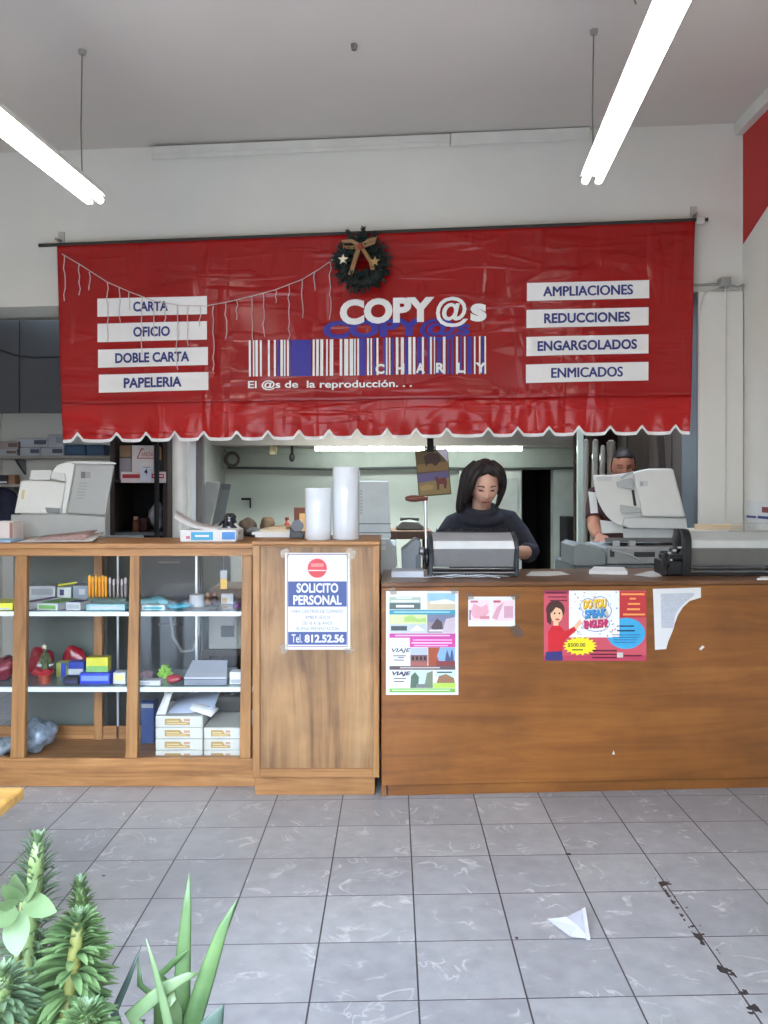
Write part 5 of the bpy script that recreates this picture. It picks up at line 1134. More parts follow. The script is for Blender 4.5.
t = thing('wall_socket', 'small cream box mounted under the rear ledge', 'box', P(273, 455, 7.3)); MB().box(RX(270, 7.3), RX(276.4, 7.3), 7.28, 7.35, RZ(454.5, 7.3), 1.784, M((214, 206, 160), .5)).build('case', t, bevel=.004)
t = thing('wall_camera', 'dark little lamp bracket hanging under the rear ledge', 'lamp bracket', P(292, 461, 7.3)); MB().tube([V((RX(292, 7.3), 7.32, 1.784)), P(292, 455, 7.32)], .012, SLOT, 8).build('stem', t); MB().ell(P(292, 457.4, 7.32), (.026, .03, .04), SLOT).build('head', t, smooth=True)
tb = thing('side_table', 'small brown table in the rear room behind the wedge machine', 'table', (RX(409, 6.1), 6.2, 0))
zt_ = RZ(531, 6.0)
MB().box(RX(388, 6.0), RX(432, 6.0), 6.0, 6.5, zt_ - .06, zt_, M((92, 66, 50), .6)).build('top', tb, bevel=.004)
for x in (RX(390, 6.0) + .02, RX(430, 6.0) - .02):
    for y in (6.04, 6.46): MB().box(x - .02, x + .02, y - .02, y + .02, 0, zt_ - .06, DARKW).build('leg', tb)
ph = thing('desk_phone', 'grey rounded desk telephone on the small brown rear table', 'telephone', (RX(409, 6.15), 6.2, zt_))
MB().slab([TP(396, 6.1, zt_ + .001), TP(396, 6.1, zt_ + .03), TP(402, 6.1, zt_ + .07), TP(418, 6.1, zt_ + .065), TP(424, 6.1, zt_ + .03), TP(424, 6.1, zt_ + .001)], (0, .2, 0), M((108, 114, 110), .5)).build('body', ph, bevel=.012)
MB().tube([TP(400, 6.14, zt_ + .082), TP(410, 6.14, zt_ + .09), TP(419, 6.14, zt_ + .078)], [.014, .009, .014], M((86, 92, 90), .5), 10).build('handset', ph, smooth=True)
dc = thing('dark_cabinet', 'slim dark cabinet against the rear wall beside the dark doorway', 'cabinet', (RX(571, 7.5), 7.6, 0))
MB().box(RX(566, 7.45), RX(577, 7.45), 7.45, 7.74, 0, RZ(517, 7.45), M((34, 34, 38), .6)).build('body', dc, bevel=.005)
MB().box(RX(567, 7.45), RX(576.2, 7.45), 7.44, 7.449, .05, RZ(519, 7.45), M((26, 26, 30), .5)).build('door', dc)
# shelf and leaning tubes behind the man
sh = thing('dark_rack', 'dark brown rack standing behind the man', 'rack', (1.72, 6.9, 0))
for x in (1.60, 1.93): 
    for y in (6.7, 7.15): MB().box(x - .02, x + .02, y - .02, y + .02, 0, 2.1, M((70, 56, 48), .7)).build('upright', sh)
for z in (.5, 1.0, 1.42, 1.62, 1.9): MB().box(1.58, 1.95, 6.68, 7.17, z, z + .03, M((88, 72, 64), .7)).build('shelf', sh)
MB().box(1.58, 1.95, 7.172, 7.185, .1, 2.1, M((58, 34, 30), .7)).build('back_panel', sh)
TUB = M((172, 170, 160), .18, coat=.7); r = random.Random(4)
for k, (xa, ya, xb, w_) in enumerate(((586, 441, 583.5, .022), (595.5, 441, 590.5, .024), (603, 447, 597, .022), (611, 442, 613, .034))):
    a = P(xa, ya, 6.45); b = V((RX(xb, 6.25) - .02 * (k != 3), 6.2, .003 + w_ * .2))
    t = thing('plastic_tube', ('tall clear plastic roll leaning nearest the pale green post', 'clear plastic roll leaning second from the pale green post', 'shorter clear plastic roll leaning third from the pale green post', 'thick pale roll leaning right beside the head of the man')[k], 'roll', (b.x, 6.2, 0), 0, 'rolls leaning behind the white photocopier')
    MB().tube([b, a], w_, TUB if k < 3 else M((140, 128, 118), .5), 18).build('film', t)
    MB().tube([a + (a - b).normalized() * .001, a + (a - b).normalized() * .012], w_ * .6, M((226, 226, 220), .4), 14).build('end_cap', t)
t = thing('leaning_board', 'dark board leaning upright behind the white photocopier', 'board', (1.66, 5.3, 0))
MB().slab([P(657, 436, 5.25), P(664, 436, 5.25), V((RX(680, 5.2), 5.2, .002)), V((RX(673, 5.2), 5.2, .002))], (0, .03, 0), M((64, 54, 50), .7)).build('plank', t)

t = thing('filing_cabinet', 'dark grey metal cabinet behind the right pane of the glass counter', 'cabinet', (-1.22, 4.65, 0))
FC = M((62, 68, 70), .5, .3)
MB().box(RX(136, 4.5), RX(203, 4.5), 4.5, 4.88, .02, 1.09, FC).build('body', t, bevel=.004)
for z0, z1 in ((.06, .38), (.40, .72), (.74, 1.06)):
    d_ = MB().box(RX(138, 4.5), RX(201, 4.5), 4.485, 4.499, z0, z1, M((56, 62, 66), .5, .3)).build('drawer', t, bevel=.003)
    MB().tube([P(162, 600, 4.47) * 0 + V((-1.28, 4.472, z1 - .06)), V((-1.16, 4.472, z1 - .06))], .006, STEEL, 8).build('handle', d_)
for x in (RX(138, 4.5), RX(198, 4.5)): MB().box(x, x + .03, 4.52, 4.86, 0, .0195, MATTEBLACK).build('foot', t)
MB().tube([(-1.21, 4.47, .70), (-1.19, 4.44, .60), (-1.14, 4.43, .52), (-1.08, 4.43, .53), (-1.055, 4.45, .62), (-1.06, 4.47, .72)], .008, M((150, 154, 156), .4), 8).build('looped_cable', t, label='pale looped cable')
t = thing('low_stand', 'dark low stand carrying a grey machine behind the right pane of the glass counter', 'stand', (-.88, 4.6, 0))
MB().box(-1.03, -.70, 4.42, 4.85, .50, .53, DBR).build('top', t)
for x in (-1.01, -.72):
    for y in (4.44, 4.83): MB().box(x - .02, x + .02, y - .02, y + .02, 0, .499, DBR).build('leg', t)
MB().box(-1.03, -.70, 4.83, 4.85, .1, .499, MATTEBLACK).build('back_panel', t)
t = thing('grey_machine', 'beige-grey boxy machine on the dark low stand inside the service area', 'office machine', (-.87, 4.6, .531))
MB().box(-1.0, -.71, 4.44, 4.8, .531, .72, M((140, 140, 132), .5)).build('body', t, bevel=.008)
MB().box(-1.0, -.73, 4.46, 4.78, .721, .86, M((92, 76, 62), .7, var=.3, scale=14)).build('paper_load', t, bevel=.006)
MB().box(-.93, -.86, 4.432, 4.439, .60, .66, SLOT).build('control_panel', t)

t = thing('wall_backdrop', 'added tall dark brown cupboard front along the right wall behind the pillar', 'backdrop', (1.93, 5.85, 0))  # made-up dark panel, added to darken the right wall behind the pillar
MB().box(1.895, XR - .002, 5.02, 6.6, 0, 2.3, M((74, 64, 60), .7)).build('body', t)
for k in range(3): MB().box(1.885, 1.894, 5.04 + .52 * k, 5.53 + .52 * k, .06, 2.26, M((84, 72, 66), .65)).build('door', t, bevel=.003)
# ================================================================ people
JAW = [.44]
def head_fn(p):
    a = .073; x, y, z = p.x, p.y, p.z
    if z < -.02:
        t = min(1, (-.02 - z) / .095); x *= 1 - JAW[0] * t ** 1.35
        if y > 0: y *= 1 - .5 * t
        else: y *= 1 - .08 * t
    if y < 0:
        g = lambda u, v, w, s: math.exp(-(u / w) ** 2 - (v / s) ** 2)
        y -= .022 * g(x, z + .030, .012, .014) + .010 * g(x, z + .008, .009, .022)
        for s in (-1, 1):
            y += .009 * g(x - s * .030, z - .003, .015, .010)
            y -= .004 * g(x - s * .030, z - .022, .020, .007)
            y -= .004 * g(x - s * .042, z + .035, .018, .018)
        y -= .007 * g(x, z + .060, .020, .008); y += .004 * g(x, z + .077, .02, .006); y -= .009 * g(x, z + .098, .020, .014)
    return V((x, y, z))
def head_to(mb, c, pitch, yaw, roll, s=1.0):
    T = Matrix.Translation(c) @ Euler((pitch, roll, yaw)).to_matrix().to_4x4() @ (Matrix.Diagonal((s[0], s[1], s[2], 1)) if isinstance(s, tuple) else Matrix.Scale(s, 4))
    mb.ell((0, 0, 0), (.073, .092, .115), None, 56, 44, head_fn, T)
    s = s[0] if isinstance(s, tuple) else s
    for k in (-1, 1): mb.ell(T @ V((k * .074, .008, -.008)), (.012 * s, .018 * s, .03 * s), None, 12, 10)
    return T
def hand(mb, w, d, nrm, side, r=1.0, curl=.5):
    """w wrist, d pointing direction, nrm palm-facing normal, side = direction of the thumb"""
    w = V(w); d = V(d).normalized(); nrm = (V(nrm) - d * V(nrm).dot(d)).normalized(); sd = d.cross(nrm).normalized()
    if sd.dot(V(side)) < 0: sd = -sd
    mb.tube([w, w + d * .03 * r, w + d * .065 * r, w + d * .09 * r], [(.02 * r, .015 * r), (.031 * r, .014 * r), (.040 * r, .0135 * r), (.038 * r, .011 * r)], None, 12, ref=sd)
    for k, ln in enumerate((.072, .08, .074, .058)):
        b = w + d * (.088 - .004 * abs(k - 1)) * r + sd * (.029 - .0195 * k) * r; q = [b - d * .012 * r, b]; dd = d.copy()
        for j, f in enumerate((.45, .32, .23)):
            ang = curl * (.55 + .25 * j) ; dd = (dd * math.cos(ang) + nrm * math.sin(ang)).normalized(); q.append(q[-1] + dd * ln * f * r)
        mb.tube(q, [.0088 * r, .0092 * r, .0085 * r, .0078 * r, .006 * r], None, 8)
    b = w + d * .03 * r + sd * .026 * r
    mb.tube([b, b + (sd * .75 + d * .6 + nrm * .2) * .028 * r, b + (sd * .75 + d * 1.1 + nrm * .5) * .045 * r, b + (sd * .6 + d * 1.7 + nrm * .8) * .05 * r], [.013 * r, .0115 * r, .010 * r, .007 * r], None, 8)
def finish(mb, name, parent, voxel, rule, mats, it=2):
    for k in range(len(mb.mi)): mb.mi[k] = 0
    vs, fs = remeshed(mb, voxel, it)
    out = MB(); out.v = vs; out.f = [list(f) for f in fs]; out.mats = mats
    out.mi = [rule(sum((vs[a] for a in f), V((0, 0, 0))) / len(f)) if rule else 0 for f in fs]
    return out.build(name, parent, smooth=True)
def face_rule(T):
    inv = T.inverted()
    def rule(c):
        p = inv @ c
        if p.y < -.045 and abs(p.x) < .05 and abs(p.z) < .1:
            if abs(p.z + .061) < .0062 and abs(p.x) < .021: return 1
            if .014 < abs(p.x) < .047 and abs(p.z - .0225 + .25 * max(0, abs(p.x) - .030) + .12 * max(0, .026 - abs(p.x))) < .0032: return 2
            if .017 < abs(p.x) < .043 and abs(p.z + .001) < .0036: return 2
        return 0
    return rule
def skin(name, c):
    m, nt, b = new_mat(name)
    r = ramp(nt, noise(nt, 22, 3, coords(nt)).outputs['Fac'], [(.3, tuple(int(x * .96) for x in c)), (.7, c)])
    nt.links.new(r.outputs['Color'], b.inputs['Base Color']); b.inputs['Roughness'].default_value = .5
    b.inputs['Subsurface Weight'].default_value = .12; b.inputs['Subsurface Radius'].default_value = (.012, .005, .003)
    return m
SK1, SK2 = skin('light_skin', (224, 176, 152)), skin('tan_skin', (170, 112, 84))
LIP = M((176, 96, 90), .4); BROW = M((62, 42, 36), .7); HAIR = M((30, 21, 21), .58, var=.3, scale=60); HAIR2 = M((38, 28, 24), .6, var=.2, scale=60)
# ---- the woman at the silver binding machine
wo = thing('person', 'dark-haired woman in a charcoal sweater looking down at the silver binding machine', 'person', (.5, 4.66, 0))
mb = MB(); HC = V((.505, 4.535, 1.424))
Th = head_to(mb, HC, .40, .06, .0, (1.06, 1.06, 1.17))
mb.tube([(.49, 4.62, 1.20), (.492, 4.60, 1.28), (.50, 4.56, 1.36)], [.066, .054, .054], None, 14)
mb.tube([(.495, 4.67, .80), (.495, 4.675, .90), (.495, 4.67, 1.0), (.495, 4.645, 1.12), (.492, 4.625, 1.20), (.49, 4.61, 1.255)], [(.165, .115), (.17, .115), (.125, .095), (.15, .10), (.165, .09), (.08, .07)], None, 20, ref=(1, 0, 0))
E2, W2 = (.76, 4.51, 1.05), (.625, 4.315, 1.065)
mb.tube([(.60, 4.61, 1.225), (.65, 4.60, 1.205), (.705, 4.57, 1.13), E2, (.70, 4.42, 1.058), W2], [.05, .052, .045, .04, .038, .026], None, 12)
hand(mb, W2, (-.85, -.5, -.12), (-.2, -.2, -1), (-.4, .8, 0), .95, .45)
E1, W1 = (.25, 4.50, 1.05), (.345, 4.33, 1.075)
mb.tube([(.40, 4.61, 1.215), (.355, 4.60, 1.19), (.295, 4.57, 1.12), E1, (.29, 4.42, 1.058), W1], [.05, .052, .045, .04, .037, .026], None, 12)
hand(mb, W1, (.65, -.72, -.12), (.1, -.2, -1), (.7, .6, 0), .95, .45)
for s in (-1, 1):
    x = .495 + s * .085; mb.tube([(x, 4.67, .86), (x, 4.665, .66), (x, 4.67, .46), (x, 4.685, .26), (x, 4.70, .08)], [.085, .078, .056, .05, .036], None, 14)
    mb.tube([(x, 4.72, .05), (x, 4.66, .045), (x, 4.58, .03), (x, 4.53, .025)], [(.036, .035), (.038, .04), (.042, .026), (.03, .02)], None, 12, ref=(1, 0, 0))
body = finish(mb, 'body', wo, .0052, face_rule(Th), [SK1, LIP, BROW])
SWT = M((40, 41, 52), .9, var=.18, scale=40, bump=.3, bscale=220)
mb = MB()
mb.tube([(.495, 4.675, .80), (.495, 4.678, .90), (.495, 4.67, 1.0), (.495, 4.645, 1.12), (.494, 4.625, 1.20), (.492, 4.61, 1.25), (.49, 4.60, 1.275)], [(.19, .135), (.19, .135), (.165, .122), (.182, .125), (.188, .112), (.115, .088), (.075, .07)], None, 24, ref=(1, 0, 0))
ringp = [V((.49 + .078 * math.cos(a), 4.575 + .080 * math.sin(a), 1.288 + .026 * math.sin(a))) for a in [2 * PI * k / 24 for k in range(25)]]
mb.tube(ringp, .024, None, 10, caps=False)
ringp = [V((.492 + .11 * math.cos(a), 4.59 + .095 * math.sin(a), 1.25 + .03 * math.sin(a))) for a in [2 * PI * k / 24 for k in range(25)]]
mb.tube(ringp, .026, None, 10, caps=False)
mb.tube([(.585, 4.61, 1.228), (.645, 4.605, 1.218), (.705, 4.575, 1.145), (.755, 4.515, 1.052), (.735, 4.47, 1.05), (.722, 4.452, 1.051)], [.066, .07, .062, .057, .056, .05], None, 14)
mb.tube([(.40, 4.61, 1.22), (.345, 4.605, 1.195), (.29, 4.575, 1.125), (.25, 4.50, 1.052), (.28, 4.43, 1.056), (.325, 4.362, 1.07)], [.066, .07, .062, .057, .052, .042], None, 14)
finish(mb, 'sweater', wo, .008, None, [SWT], 3)
JEAN = M((44, 52, 78), .85, var=.15, scale=50)
mb = MB().tube([(.495, 4.67, .95), (.495, 4.67, .84), (.495, 4.67, .80)], [(.172, .122), (.185, .13), (.17, .12)], None, 20, ref=(1, 0, 0))
for s in (-1, 1):
    x = .495 + s * .085; mb.tube([(x, 4.67, .86), (x, 4.665, .66), (x, 4.67, .46), (x, 4.685, .26), (x, 4.70, .09)], [.096, .09, .07, .064, .06], None, 14)
finish(mb, 'jeans', wo, .009, None, [JEAN], 2)
for s in (-1, 1):
    x = .495 + s * .085; MB().tube([(x, 4.765, .04), (x, 4.70, .045), (x, 4.60, .035), (x, 4.50, .028)], [(.03, .03), (.045, .042), (.05, .034), (.03, .024)], BLACK, 14, ref=(1, 0, 0)).build('shoe', wo, smooth=True)
mb = MB()
def cap_fn(scale, hl, side):
    def fn(p):
        q = head_fn(p)
        front = q.y < -.012
        if (front and q.z < hl - 1.2 * abs(q.x) ** 1.0 * side) or (q.z < -.045 and q.y < .04): return q * .86
        return V((q.x * scale, q.y * scale, q.z * (scale - .01)))
    return fn
mb.ell((0, 0, 0), (.073, .092, .115), None, 56, 44, cap_fn(1.13, .078, .35), Th)
def lock(pts, r):
    pts = [V(p) for p in pts]; out = []; rad = []; n = len(pts)
    for k in range(n - 1):
        a, b, c, d = pts[max(k - 1, 0)], pts[k], pts[k + 1], pts[min(k + 2, n - 1)]
        for j in range(4):
            t = j / 4; out.append(.5 * ((2 * b) + (c - a) * t + (2 * a - 5 * b + 4 * c - d) * t * t + (3 * b - a - 3 * c + d) * t ** 3)); rad.append(r[k] * (1 - t) + r[k + 1] * t)
    out.append(pts[-1]); rad.append(r[-1]); mb.tube(out, rad, None, 10)
lock([(.503, 4.452, 1.525), (.468, 4.430, 1.500), (.440, 4.428, 1.462), (.424, 4.445, 1.41), (.412, 4.475, 1.36), (.402, 4.505, 1.315)], [.014, .019, .020, .019, .015, .007])
lock([(.480, 4.480, 1.545), (.430, 4.470, 1.500), (.412, 4.480, 1.44), (.398, 4.505, 1.375), (.386, 4.53, 1.315), (.378, 4.55, 1.275)], [.02, .026, .026, .024, .018, .008])
lock([(.465, 4.54, 1.545), (.410, 4.545, 1.485), (.396, 4.555, 1.42), (.380, 4.565, 1.35), (.366, 4.575, 1.30), (.362, 4.58, 1.265)], [.025, .032, .032, .027, .018, .008])
lock([(.510, 4.452, 1.527), (.545, 4.430, 1.508), (.574, 4.430, 1.475), (.590, 4.450, 1.445), (.597, 4.485, 1.415)], [.014, .019, .020, .018, .010])
lock([(.535, 4.485, 1.547), (.580, 4.480, 1.508), (.602, 4.500, 1.455), (.604, 4.53, 1.40), (.590, 4.56, 1.34), (.575, 4.58, 1.29)], [.02, .025, .024, .022, .016, .008])
lock([(.50, 4.60, 1.53), (.50, 4.655, 1.45), (.47, 4.675, 1.34), (.44, 4.675, 1.24)], [.06, .072, .07, .03])
lock([(.465, 4.62, 1.50), (.43, 4.64, 1.42), (.405, 4.64, 1.33), (.395, 4.63, 1.27)], [.05, .052, .042, .02])
finish(mb, 'hair', wo, .0045, None, [HAIR], 5)
JAW[0] = .32
# ---- the man behind the white photocopier
ma = thing('person', 'short-haired man half hidden behind the raised lid of the white photocopier', 'person', (1.58, 5.66, 0))
mb = MB(); Tm = head_to(mb, V((1.577, 5.62, 1.557)), .20, -.12, 0, 1.05)
mb.tube([(1.585, 5.68, 1.36), (1.583, 5.67, 1.42), (1.578, 5.645, 1.50)], [.07, .06, .06], None, 14)
mb.tube([(1.585, 5.68, .86), (1.585, 5.68, .98), (1.585, 5.68, 1.12), (1.585, 5.68, 1.28), (1.585, 5.68, 1.38), (1.585, 5.675, 1.42)], [(.155, .11), (.15, .11), (.15, .11), (.175, .115), (.165, .09), (.08, .07)], None, 20, ref=(1, 0, 0))
WM = (1.325, 5.275, 1.10)
mb.tube([(1.47, 5.68, 1.38), (1.415, 5.67, 1.36), (1.385, 5.64, 1.25), (1.365, 5.57, 1.145), (1.34, 5.41, 1.115), WM], [.055, .058, .05, .044, .04, .029], None, 12)
hand(mb, WM, (-.18, -.85, -.35), (.3, -.2, -1), (.9, 0, .2), 1.0, .5)
mb.tube([(1.70, 5.68, 1.38), (1.755, 5.68, 1.35), (1.785, 5.67, 1.22), (1.80, 5.65, 1.10), (1.78, 5.58, .98), (1.765, 5.53, .88)], [.055, .058, .05, .044, .04, .029], None, 12)
hand(mb, (1.765, 5.53, .88), (-.1, -.35, -1), (-1, 0, 0), (0, -1, 0), 1.0, .5)
for s in (-1, 1):
    x = 1.585 + s * .09; mb.tube([(x, 5.68, .92), (x, 5.675, .68), (x, 5.68, .48), (x, 5.70, .26), (x, 5.715, .08)], [.085, .08, .058, .052, .04], None, 14)
    mb.tube([(x, 5.74, .05), (x, 5.67, .045), (x, 5.58, .03), (x, 5.52, .025)], [(.036, .035), (.04, .042), (.044, .028), (.032, .02)], None, 12, ref=(1, 0, 0))
finish(mb, 'body', ma, .0055, face_rule(Tm), [SK2, M((120, 70, 60), .5), BROW])
mb = MB().tube([(1.585, 5.68, .86), (1.585, 5.68, .98), (1.585, 5.68, 1.12), (1.585, 5.68, 1.28), (1.585, 5.68, 1.385), (1.585, 5.675, 1.425)], [(.178, .13), (.172, .128), (.172, .128), (.196, .132), (.18, .105), (.085, .078)], None, 20, ref=(1, 0, 0))
mb.tube([(1.47, 5.68, 1.38), (1.412, 5.67, 1.36), (1.388, 5.645, 1.27), (1.378, 5.61, 1.20)], [.066, .07, .064, .06], None, 14)
mb.tube([(1.70, 5.68, 1.38), (1.758, 5.68, 1.35), (1.785, 5.67, 1.25), (1.79, 5.66, 1.18)], [.066, .07, .064, .06], None, 14)
finish(mb, 'shirt', ma, .009, None, [M((70, 44, 44), .9, var=.1)], 2)
mb = MB().tube([(1.585, 5.68, 1.0), (1.585, 5.68, .90), (1.585, 5.68, .86)], [(.165, .122), (.17, .125), (.16, .12)], None, 20, ref=(1, 0, 0))
for s in (-1, 1):
    x = 1.585 + s * .09; mb.tube([(x, 5.68, .92), (x, 5.675, .68), (x, 5.68, .48), (x, 5.70, .26), (x, 5.715, .09)], [.096, .092, .074, .068, .062], None, 14)
finish(mb, 'trousers', ma, .009, None, [M((50, 48, 48), .85)], 2)
for s in (-1, 1):
    x = 1.585 + s * .09; MB().tube([(x, 5.785, .04), (x, 5.72, .045), (x, 5.60, .036), (x, 5.49, .028)], [(.03, .03), (.047, .043), (.052, .036), (.032, .025)], BLACK, 14, ref=(1, 0, 0)).build('shoe', ma, smooth=True)
mb = MB(); mb.ell((0, 0, 0), (.073, .092, .115), None, 56, 44, cap_fn(1.09, .066, .1), Tm)
finish(mb, 'hair', ma, .005, None, [HAIR2], 2)
# ================================================================ plants at the entrance
pl = thing('planter_trough', 'terracotta planter trough holding the entrance plants', 'planter', (-.42, 1.08, 0))
TER = M((150, 92, 68), .8, var=.12)
mb = MB()
for x0, x1, y0, y1 in ((-.66, -.64, .92, 1.24), (-.20, -.18, .92, 1.24), (-.64, -.20, .92, .94), (-.64, -.20, 1.22, 1.24)): mb.box(x0, x1, y0, y1, .02, .52, TER)
mb.box(-.64, -.20, .94, 1.22, .02, .05, TER); mb.build('trough', pl)
for x in (-.6, -.24): MB().box(x - .03, x + .03, .95, 1.21, 0, .0195, TER).build('foot', pl)
SOIL = M((62, 46, 36), .95, var=.3, scale=40)
MB().box(-.6395, -.2005, .9405, 1.2195, .051, .49, SOIL).build('soil', pl)
def leafmat(name, c1, c2):
    m, nt, b = new_mat(name)
    r = ramp(nt, noise(nt, 18, 3, coords(nt)).outputs['Fac'], [(.3, c1), (.7, c2)])
    nt.links.new(r.outputs['Color'], b.inputs['Base Color']); b.inputs['Roughness'].default_value = .42
    tr = nt.nodes.new('ShaderNodeBsdfTranslucent'); nt.links.new(r.outputs['Color'], tr.inputs['Color'])
    mx = nt.nodes.new('ShaderNodeMixShader'); mx.inputs[0].default_value = .22
    out = nt.nodes['Material Output']; nt.links.new(b.outputs[0], mx.inputs[1]); nt.links.new(tr.outputs[0], mx.inputs[2]); nt.links.new(mx.outputs[0], out.inputs['Surface'])
    return m
LF1, LF2, LF3 = leafmat('spurge_leaf', (74, 100, 64), (112, 136, 86)), leafmat('grey_green_leaf', (72, 92, 70), (104, 124, 90)), leafmat('pale_leaf', (80, 102, 66), (98, 118, 78))
STEMG, STEMY = M((100, 116, 70), .5, var=.15, scale=40), M((104, 106, 54), .5, var=.18, scale=40)
ALOE = leafmat('aloe_leaf', (62, 88, 50), (84, 110, 62)); ALOED = leafmat('dark_aloe_leaf', (44, 62, 54), (58, 76, 64))
def leaf(mb, base, d, up, ln, wd, droop, m, seg=6, tipw=.15, fold=.25):
    base = V(base); d = V(d).normalized(); up = V(up); s = d.cross(up)
    if s.length < 1e-4: s = d.orthogonal()
    s.normalize(); u = s.cross(d).normalized(); vs = []
    for k in range(seg + 1):
        t = k / seg; w = wd * (math.sin(PI * min(1, .12 + .88 * t)) ** .75 if t < 1 else tipw * .1)
        c = base + d * (ln * t) + V((0, 0, -droop * ln * t * t))
        vs += [c - s * w * .5 + u * w * fold, c, c + s * w * .5 + u * w * fold]
    fs = []
    for k in range(seg):
        a = 3 * k; fs += [(a, a + 1, a + 4, a + 3), (a + 1, a + 2, a + 5, a + 4)]
    mb.add(vs, fs, m)
ZS = .4905
def spurge(name, label, axis, r0, r1, stemm, n, ln, wd, m, seed, rise, z_from, group='leafy spurges in the planter', flatten=0.0, rows=0.0):
    """thick stem with rows of leaves standing out from it"""
    r = random.Random(seed); axis = [V(p) for p in axis]
    t = thing(name, label, 'plant', (axis[0].x, axis[0].y, ZS), 0, group)
    def at(u):
        f = u * (len(axis) - 1); k = min(int(f), len(axis) - 2); return axis[k].lerp(axis[k + 1], f - k)
    pts = [at(k / 14) for k in range(15)]
    MB().tube(pts, [r0 + (r1 - r0) * k / 14 for k in range(14)] + [r1 * .6], stemm, 10).build('stem', t, smooth=True)
    mb = MB(); ga = 2.39996
    for k in range(n):
        u = z_from + (1 - z_from) * k / n; c = at(u); rr_ = r0 + (r1 - r0) * u; a = k * ga + r.uniform(-.25, .25)
        if rows and u < .93: a = (k % 2) * PI + r.gauss(0, rows)
        top = u ** 3; el = rise + .75 * top + r.uniform(-.15, .15)
        d = V((math.cos(a) * math.cos(el), math.sin(a) * math.cos(el) * (1 - flatten), math.sin(el)))
        k_ = (1 - .55 * top) * r.uniform(.8, 1.15) * (.75 + .25 * min(1, (u - z_from) * 8 + .4))
        leaf(mb, c + V((math.cos(a), math.sin(a), 0)) * rr_ * .8, d, (0, 0, 1), ln * k_, wd * k_, .25, m)
    mb.build('leaves', t, smooth=True)
    mb = MB()
    for k in range(16):
        a = k * ga; el = .9 + .3 * r.random(); d = V((math.cos(a) * math.cos(el), math.sin(a) * math.cos(el), math.sin(el)))
        leaf(mb, axis[-1] - V((0, 0, .004)), d, (0, 0, 1), .022 * r.uniform(.7, 1.2), .007, 0, LF3)
    mb.build('tip_leaves', t, smooth=True)
    return t
def on(px, py, Y): return P(px, py, Y)
def bs(px, Y): return V((RX(px, Y), Y, ZS))
spurge('spurge_plant', 'tallest leafy green plant with a bristly pale tip at far left', [bs(26, 1.12), on(28, 1000, 1.12), on(31, 930, 1.12), on(38, 842, 1.10)], .011, .0105, STEMG, 480, .046, .0062, LF2, 1, .30, .12, rows=.75)
spurge('spurge_plant', 'broad-leaved green plant with yellowish stem right of the tallest one', [bs(62, 1.05), on(67, 1015, 1.05), on(74, 960, 1.05), on(79, 922, 1.05)], .0105, .0085, STEMY, 300, .054, .0135, LF1, 2, .16, .10, rows=.62)
spurge('spurge_plant', 'narrow green plant tip rising behind the yellowish stem', [bs(84, 1.17), on(84, 990, 1.16), on(82, 930, 1.16), on(80, 888, 1.15)], .008, .0075, STEMG, 300, .034, .008, LF1, 3, .45, .1)
spurge('spurge_plant', 'pale-stemmed leafy plant cut by the bottom left corner', [bs(-4, 1.0), on(-2, 1020, 1.0), on(2, 976, .99)], .014, .0135, STEMG, 260, .05, .012, LF2, 4, .16, .1, rows=.7)
spurge('spurge_plant', 'low young plant tip just rising at the bottom edge below the yellowish stem', [bs(90, .985), on(87, 1040, .985), on(86, 1014, .985)], .011, .010, STEMG, 240, .045, .010, LF1, 5, .3, .1)
# pale broad leaf sprig
t = thing('broad_leaf_sprig', 'sprig of broad pale green leaves leaning before the tallest plant', 'plant', bs(14, 1.02))
MB().tube([bs(14, 1.02), on(16, 990, 1.03), on(18, 930, 1.04), on(22, 902, 1.045)], [.005, .0045, .004, .003], STEMY, 8).build('stem', t, smooth=True)
mb = MB()
def bleaf(b, tip, wd, Y):
    B, Tp = on(b[0], b[1], Y), on(tip[0], tip[1], Y - .03); leaf(mb, B, Tp - B, (0, -1, .45), (Tp - B).length, wd, .0, LF3, 8, fold=.12)
bleaf((24, 900), (57, 912), .028, 1.045); bleaf((20, 900), (3, 884), .022, 1.04); bleaf((22, 898), (15, 874), .024, 1.05); bleaf((18, 912), (17, 957), .034, 1.04)
bleaf((16, 908), (-14, 925), .032, 1.035); bleaf((22, 902), (38, 880), .016, 1.05); bleaf((15, 905), (0, 902), .02, 1.03); mb.build('leaves', t, smooth=True)
# aloe
t = thing('aloe_plant', 'aloe plant with long pointed green blades right of the leafy plants', 'plant', bs(176, 1.08))
def blade(pts, ws, m, th=.30):
    q = [on(*p) for p in pts]
    MB().tube(q, [(w * .5, w * .5 * th) for w in ws], m, 10, ref=(1, 0, 0)).build('blade', t, smooth=True)
b0 = (178, 1100, 1.08)
blade([b0, (181, 1016, 1.08), (183, 960, 1.09), (187, 905, 1.10), (189.4, 873, 1.105)], [.026, .0235, .021, .012, .001], ALOE)
blade([b0, (192, 1022, 1.06), (207, 975, 1.05), (222, 930, 1.045), (237, 899, 1.04)], [.028, .026, .022, .014, .001], ALOE)
blade([b0, (150, 1040, 1.04), (132, 1016, 1.03), (165, 988, 1.03), (188, 976, 1.035), (200, 973, 1.04)], [.026, .024, .021, .018, .011, .001], LF3)
blade([(150, 1100, 1.06), (136, 1050, 1.07), (112, 1018, 1.08)], [.024, .02, .001], ALOED)
blade([b0, (172, 1040, 1.03), (163, 1000, 1.02), (154, 965, 1.015), (146, 938, 1.01)], [.02, .015, .011, .007, .001], LF3)
blade([(140, 1100, 1.1), (114, 1012, 1.11), (128, 980, 1.12), (142, 944, 1.125)], [.02, .012, .008, .001], ALOED)
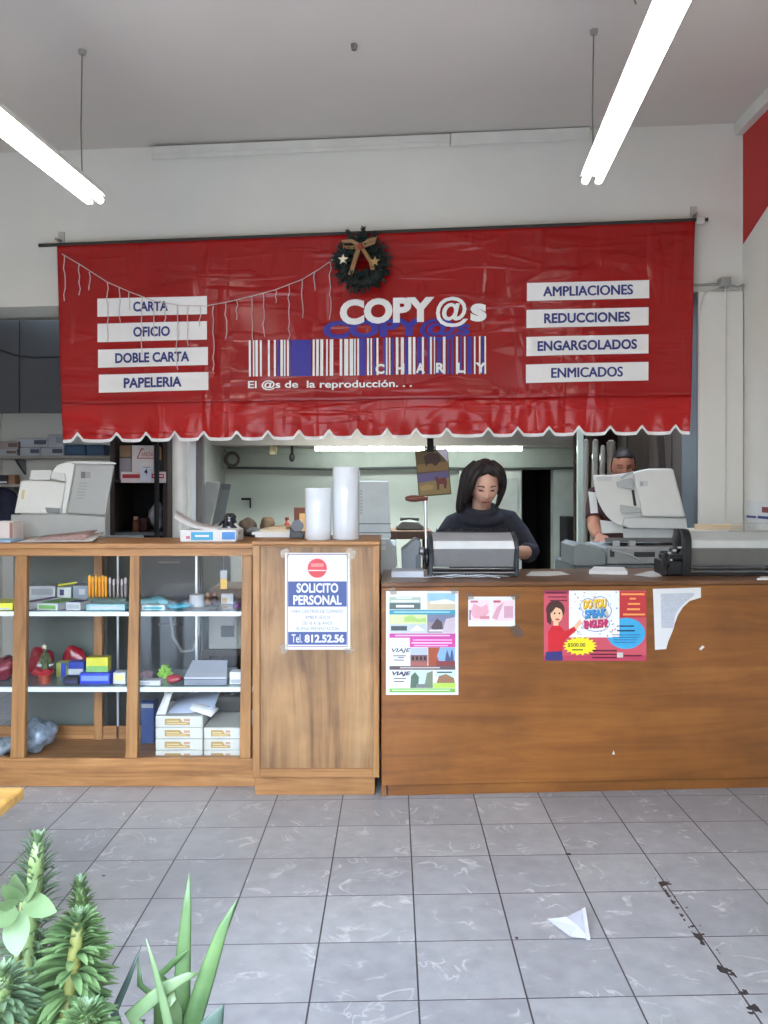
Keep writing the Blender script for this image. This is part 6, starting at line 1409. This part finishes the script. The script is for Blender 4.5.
blade([(160, 1100, 1.12), (158, 1000, 1.13), (140, 985, 1.13), (138, 955, 1.13)], [.018, .012, .009, .001], ALOE)
blade([b0, (196, 1060, 1.0), (212, 1024, .985), (224, 1004, .98)], [.03, .034, .028, .001], ALOED)
blade([b0, (170, 990, 1.1), (160, 975, 1.09), (176, 960, 1.085), (191, 948, 1.08)], [.02, .014, .011, .009, .001], ALOE)
blade([b0, (176, 1010, 1.05), (168, 985, 1.04), (172, 1000, 1.03), (166, 1012, 1.02)], [.02, .016, .013, .012, .001], LF3)
# ================================================================ camera, daylight
cam = bpy.data.cameras.new('camera'); co = bpy.data.objects.new('camera', cam); COL.objects.link(co)
co.location = (0, 0, EYE); co.rotation_euler = (PI / 2, 0, 0)
cam.sensor_fit = 'AUTO'; cam.sensor_width = 36.0; cam.lens = F / 1024 * 36.0
cam.shift_x = -9 / 1024; cam.shift_y = -23 / 1024
cam.clip_start = .02; SC.camera = co
w = bpy.data.worlds.new('daylight'); SC.world = w; w.use_nodes = True
nt = w.node_tree; bg = nt.nodes['Background']
tc = nt.nodes.new('ShaderNodeTexCoord'); sp = nt.nodes.new('ShaderNodeSeparateXYZ'); nt.links.new(tc.outputs['Generated'], sp.inputs[0])
mp = nt.nodes.new('ShaderNodeMapRange'); mp.inputs[1].default_value = -1; nt.links.new(sp.outputs[2], mp.inputs[0])
rp = ramp(nt, mp.outputs[0], [(.30, (.20, .19, .18, 1)), (.49, (.30, .29, .28, 1)), (.53, (.75, .82, .92, 1)), (.66, (1.75, 2.05, 2.45, 1)), (1.0, (1.3, 1.7, 2.35, 1))])
nt.links.new(rp.outputs['Color'], bg.inputs['Color']); bg.inputs['Strength'].default_value = 5.6
vs = SC.view_settings; vs.view_transform = 'Standard'; vs.look = 'None'; vs.gamma = 1; vs.use_curve_mapping = False; vs.exposure = 0.70

la = bpy.data.lights.new('rear_ceiling_light', 'AREA'); la.shape = 'RECTANGLE'; la.size = 1.3; la.size_y = .3; la.energy = 36; la.spread = math.radians(112); la.color = (.97, 1.0, .96)
lo = bpy.data.objects.new('rear_ceiling_light', la); COL.objects.link(lo); lo.location = (-.25, 6.5, 2.57)
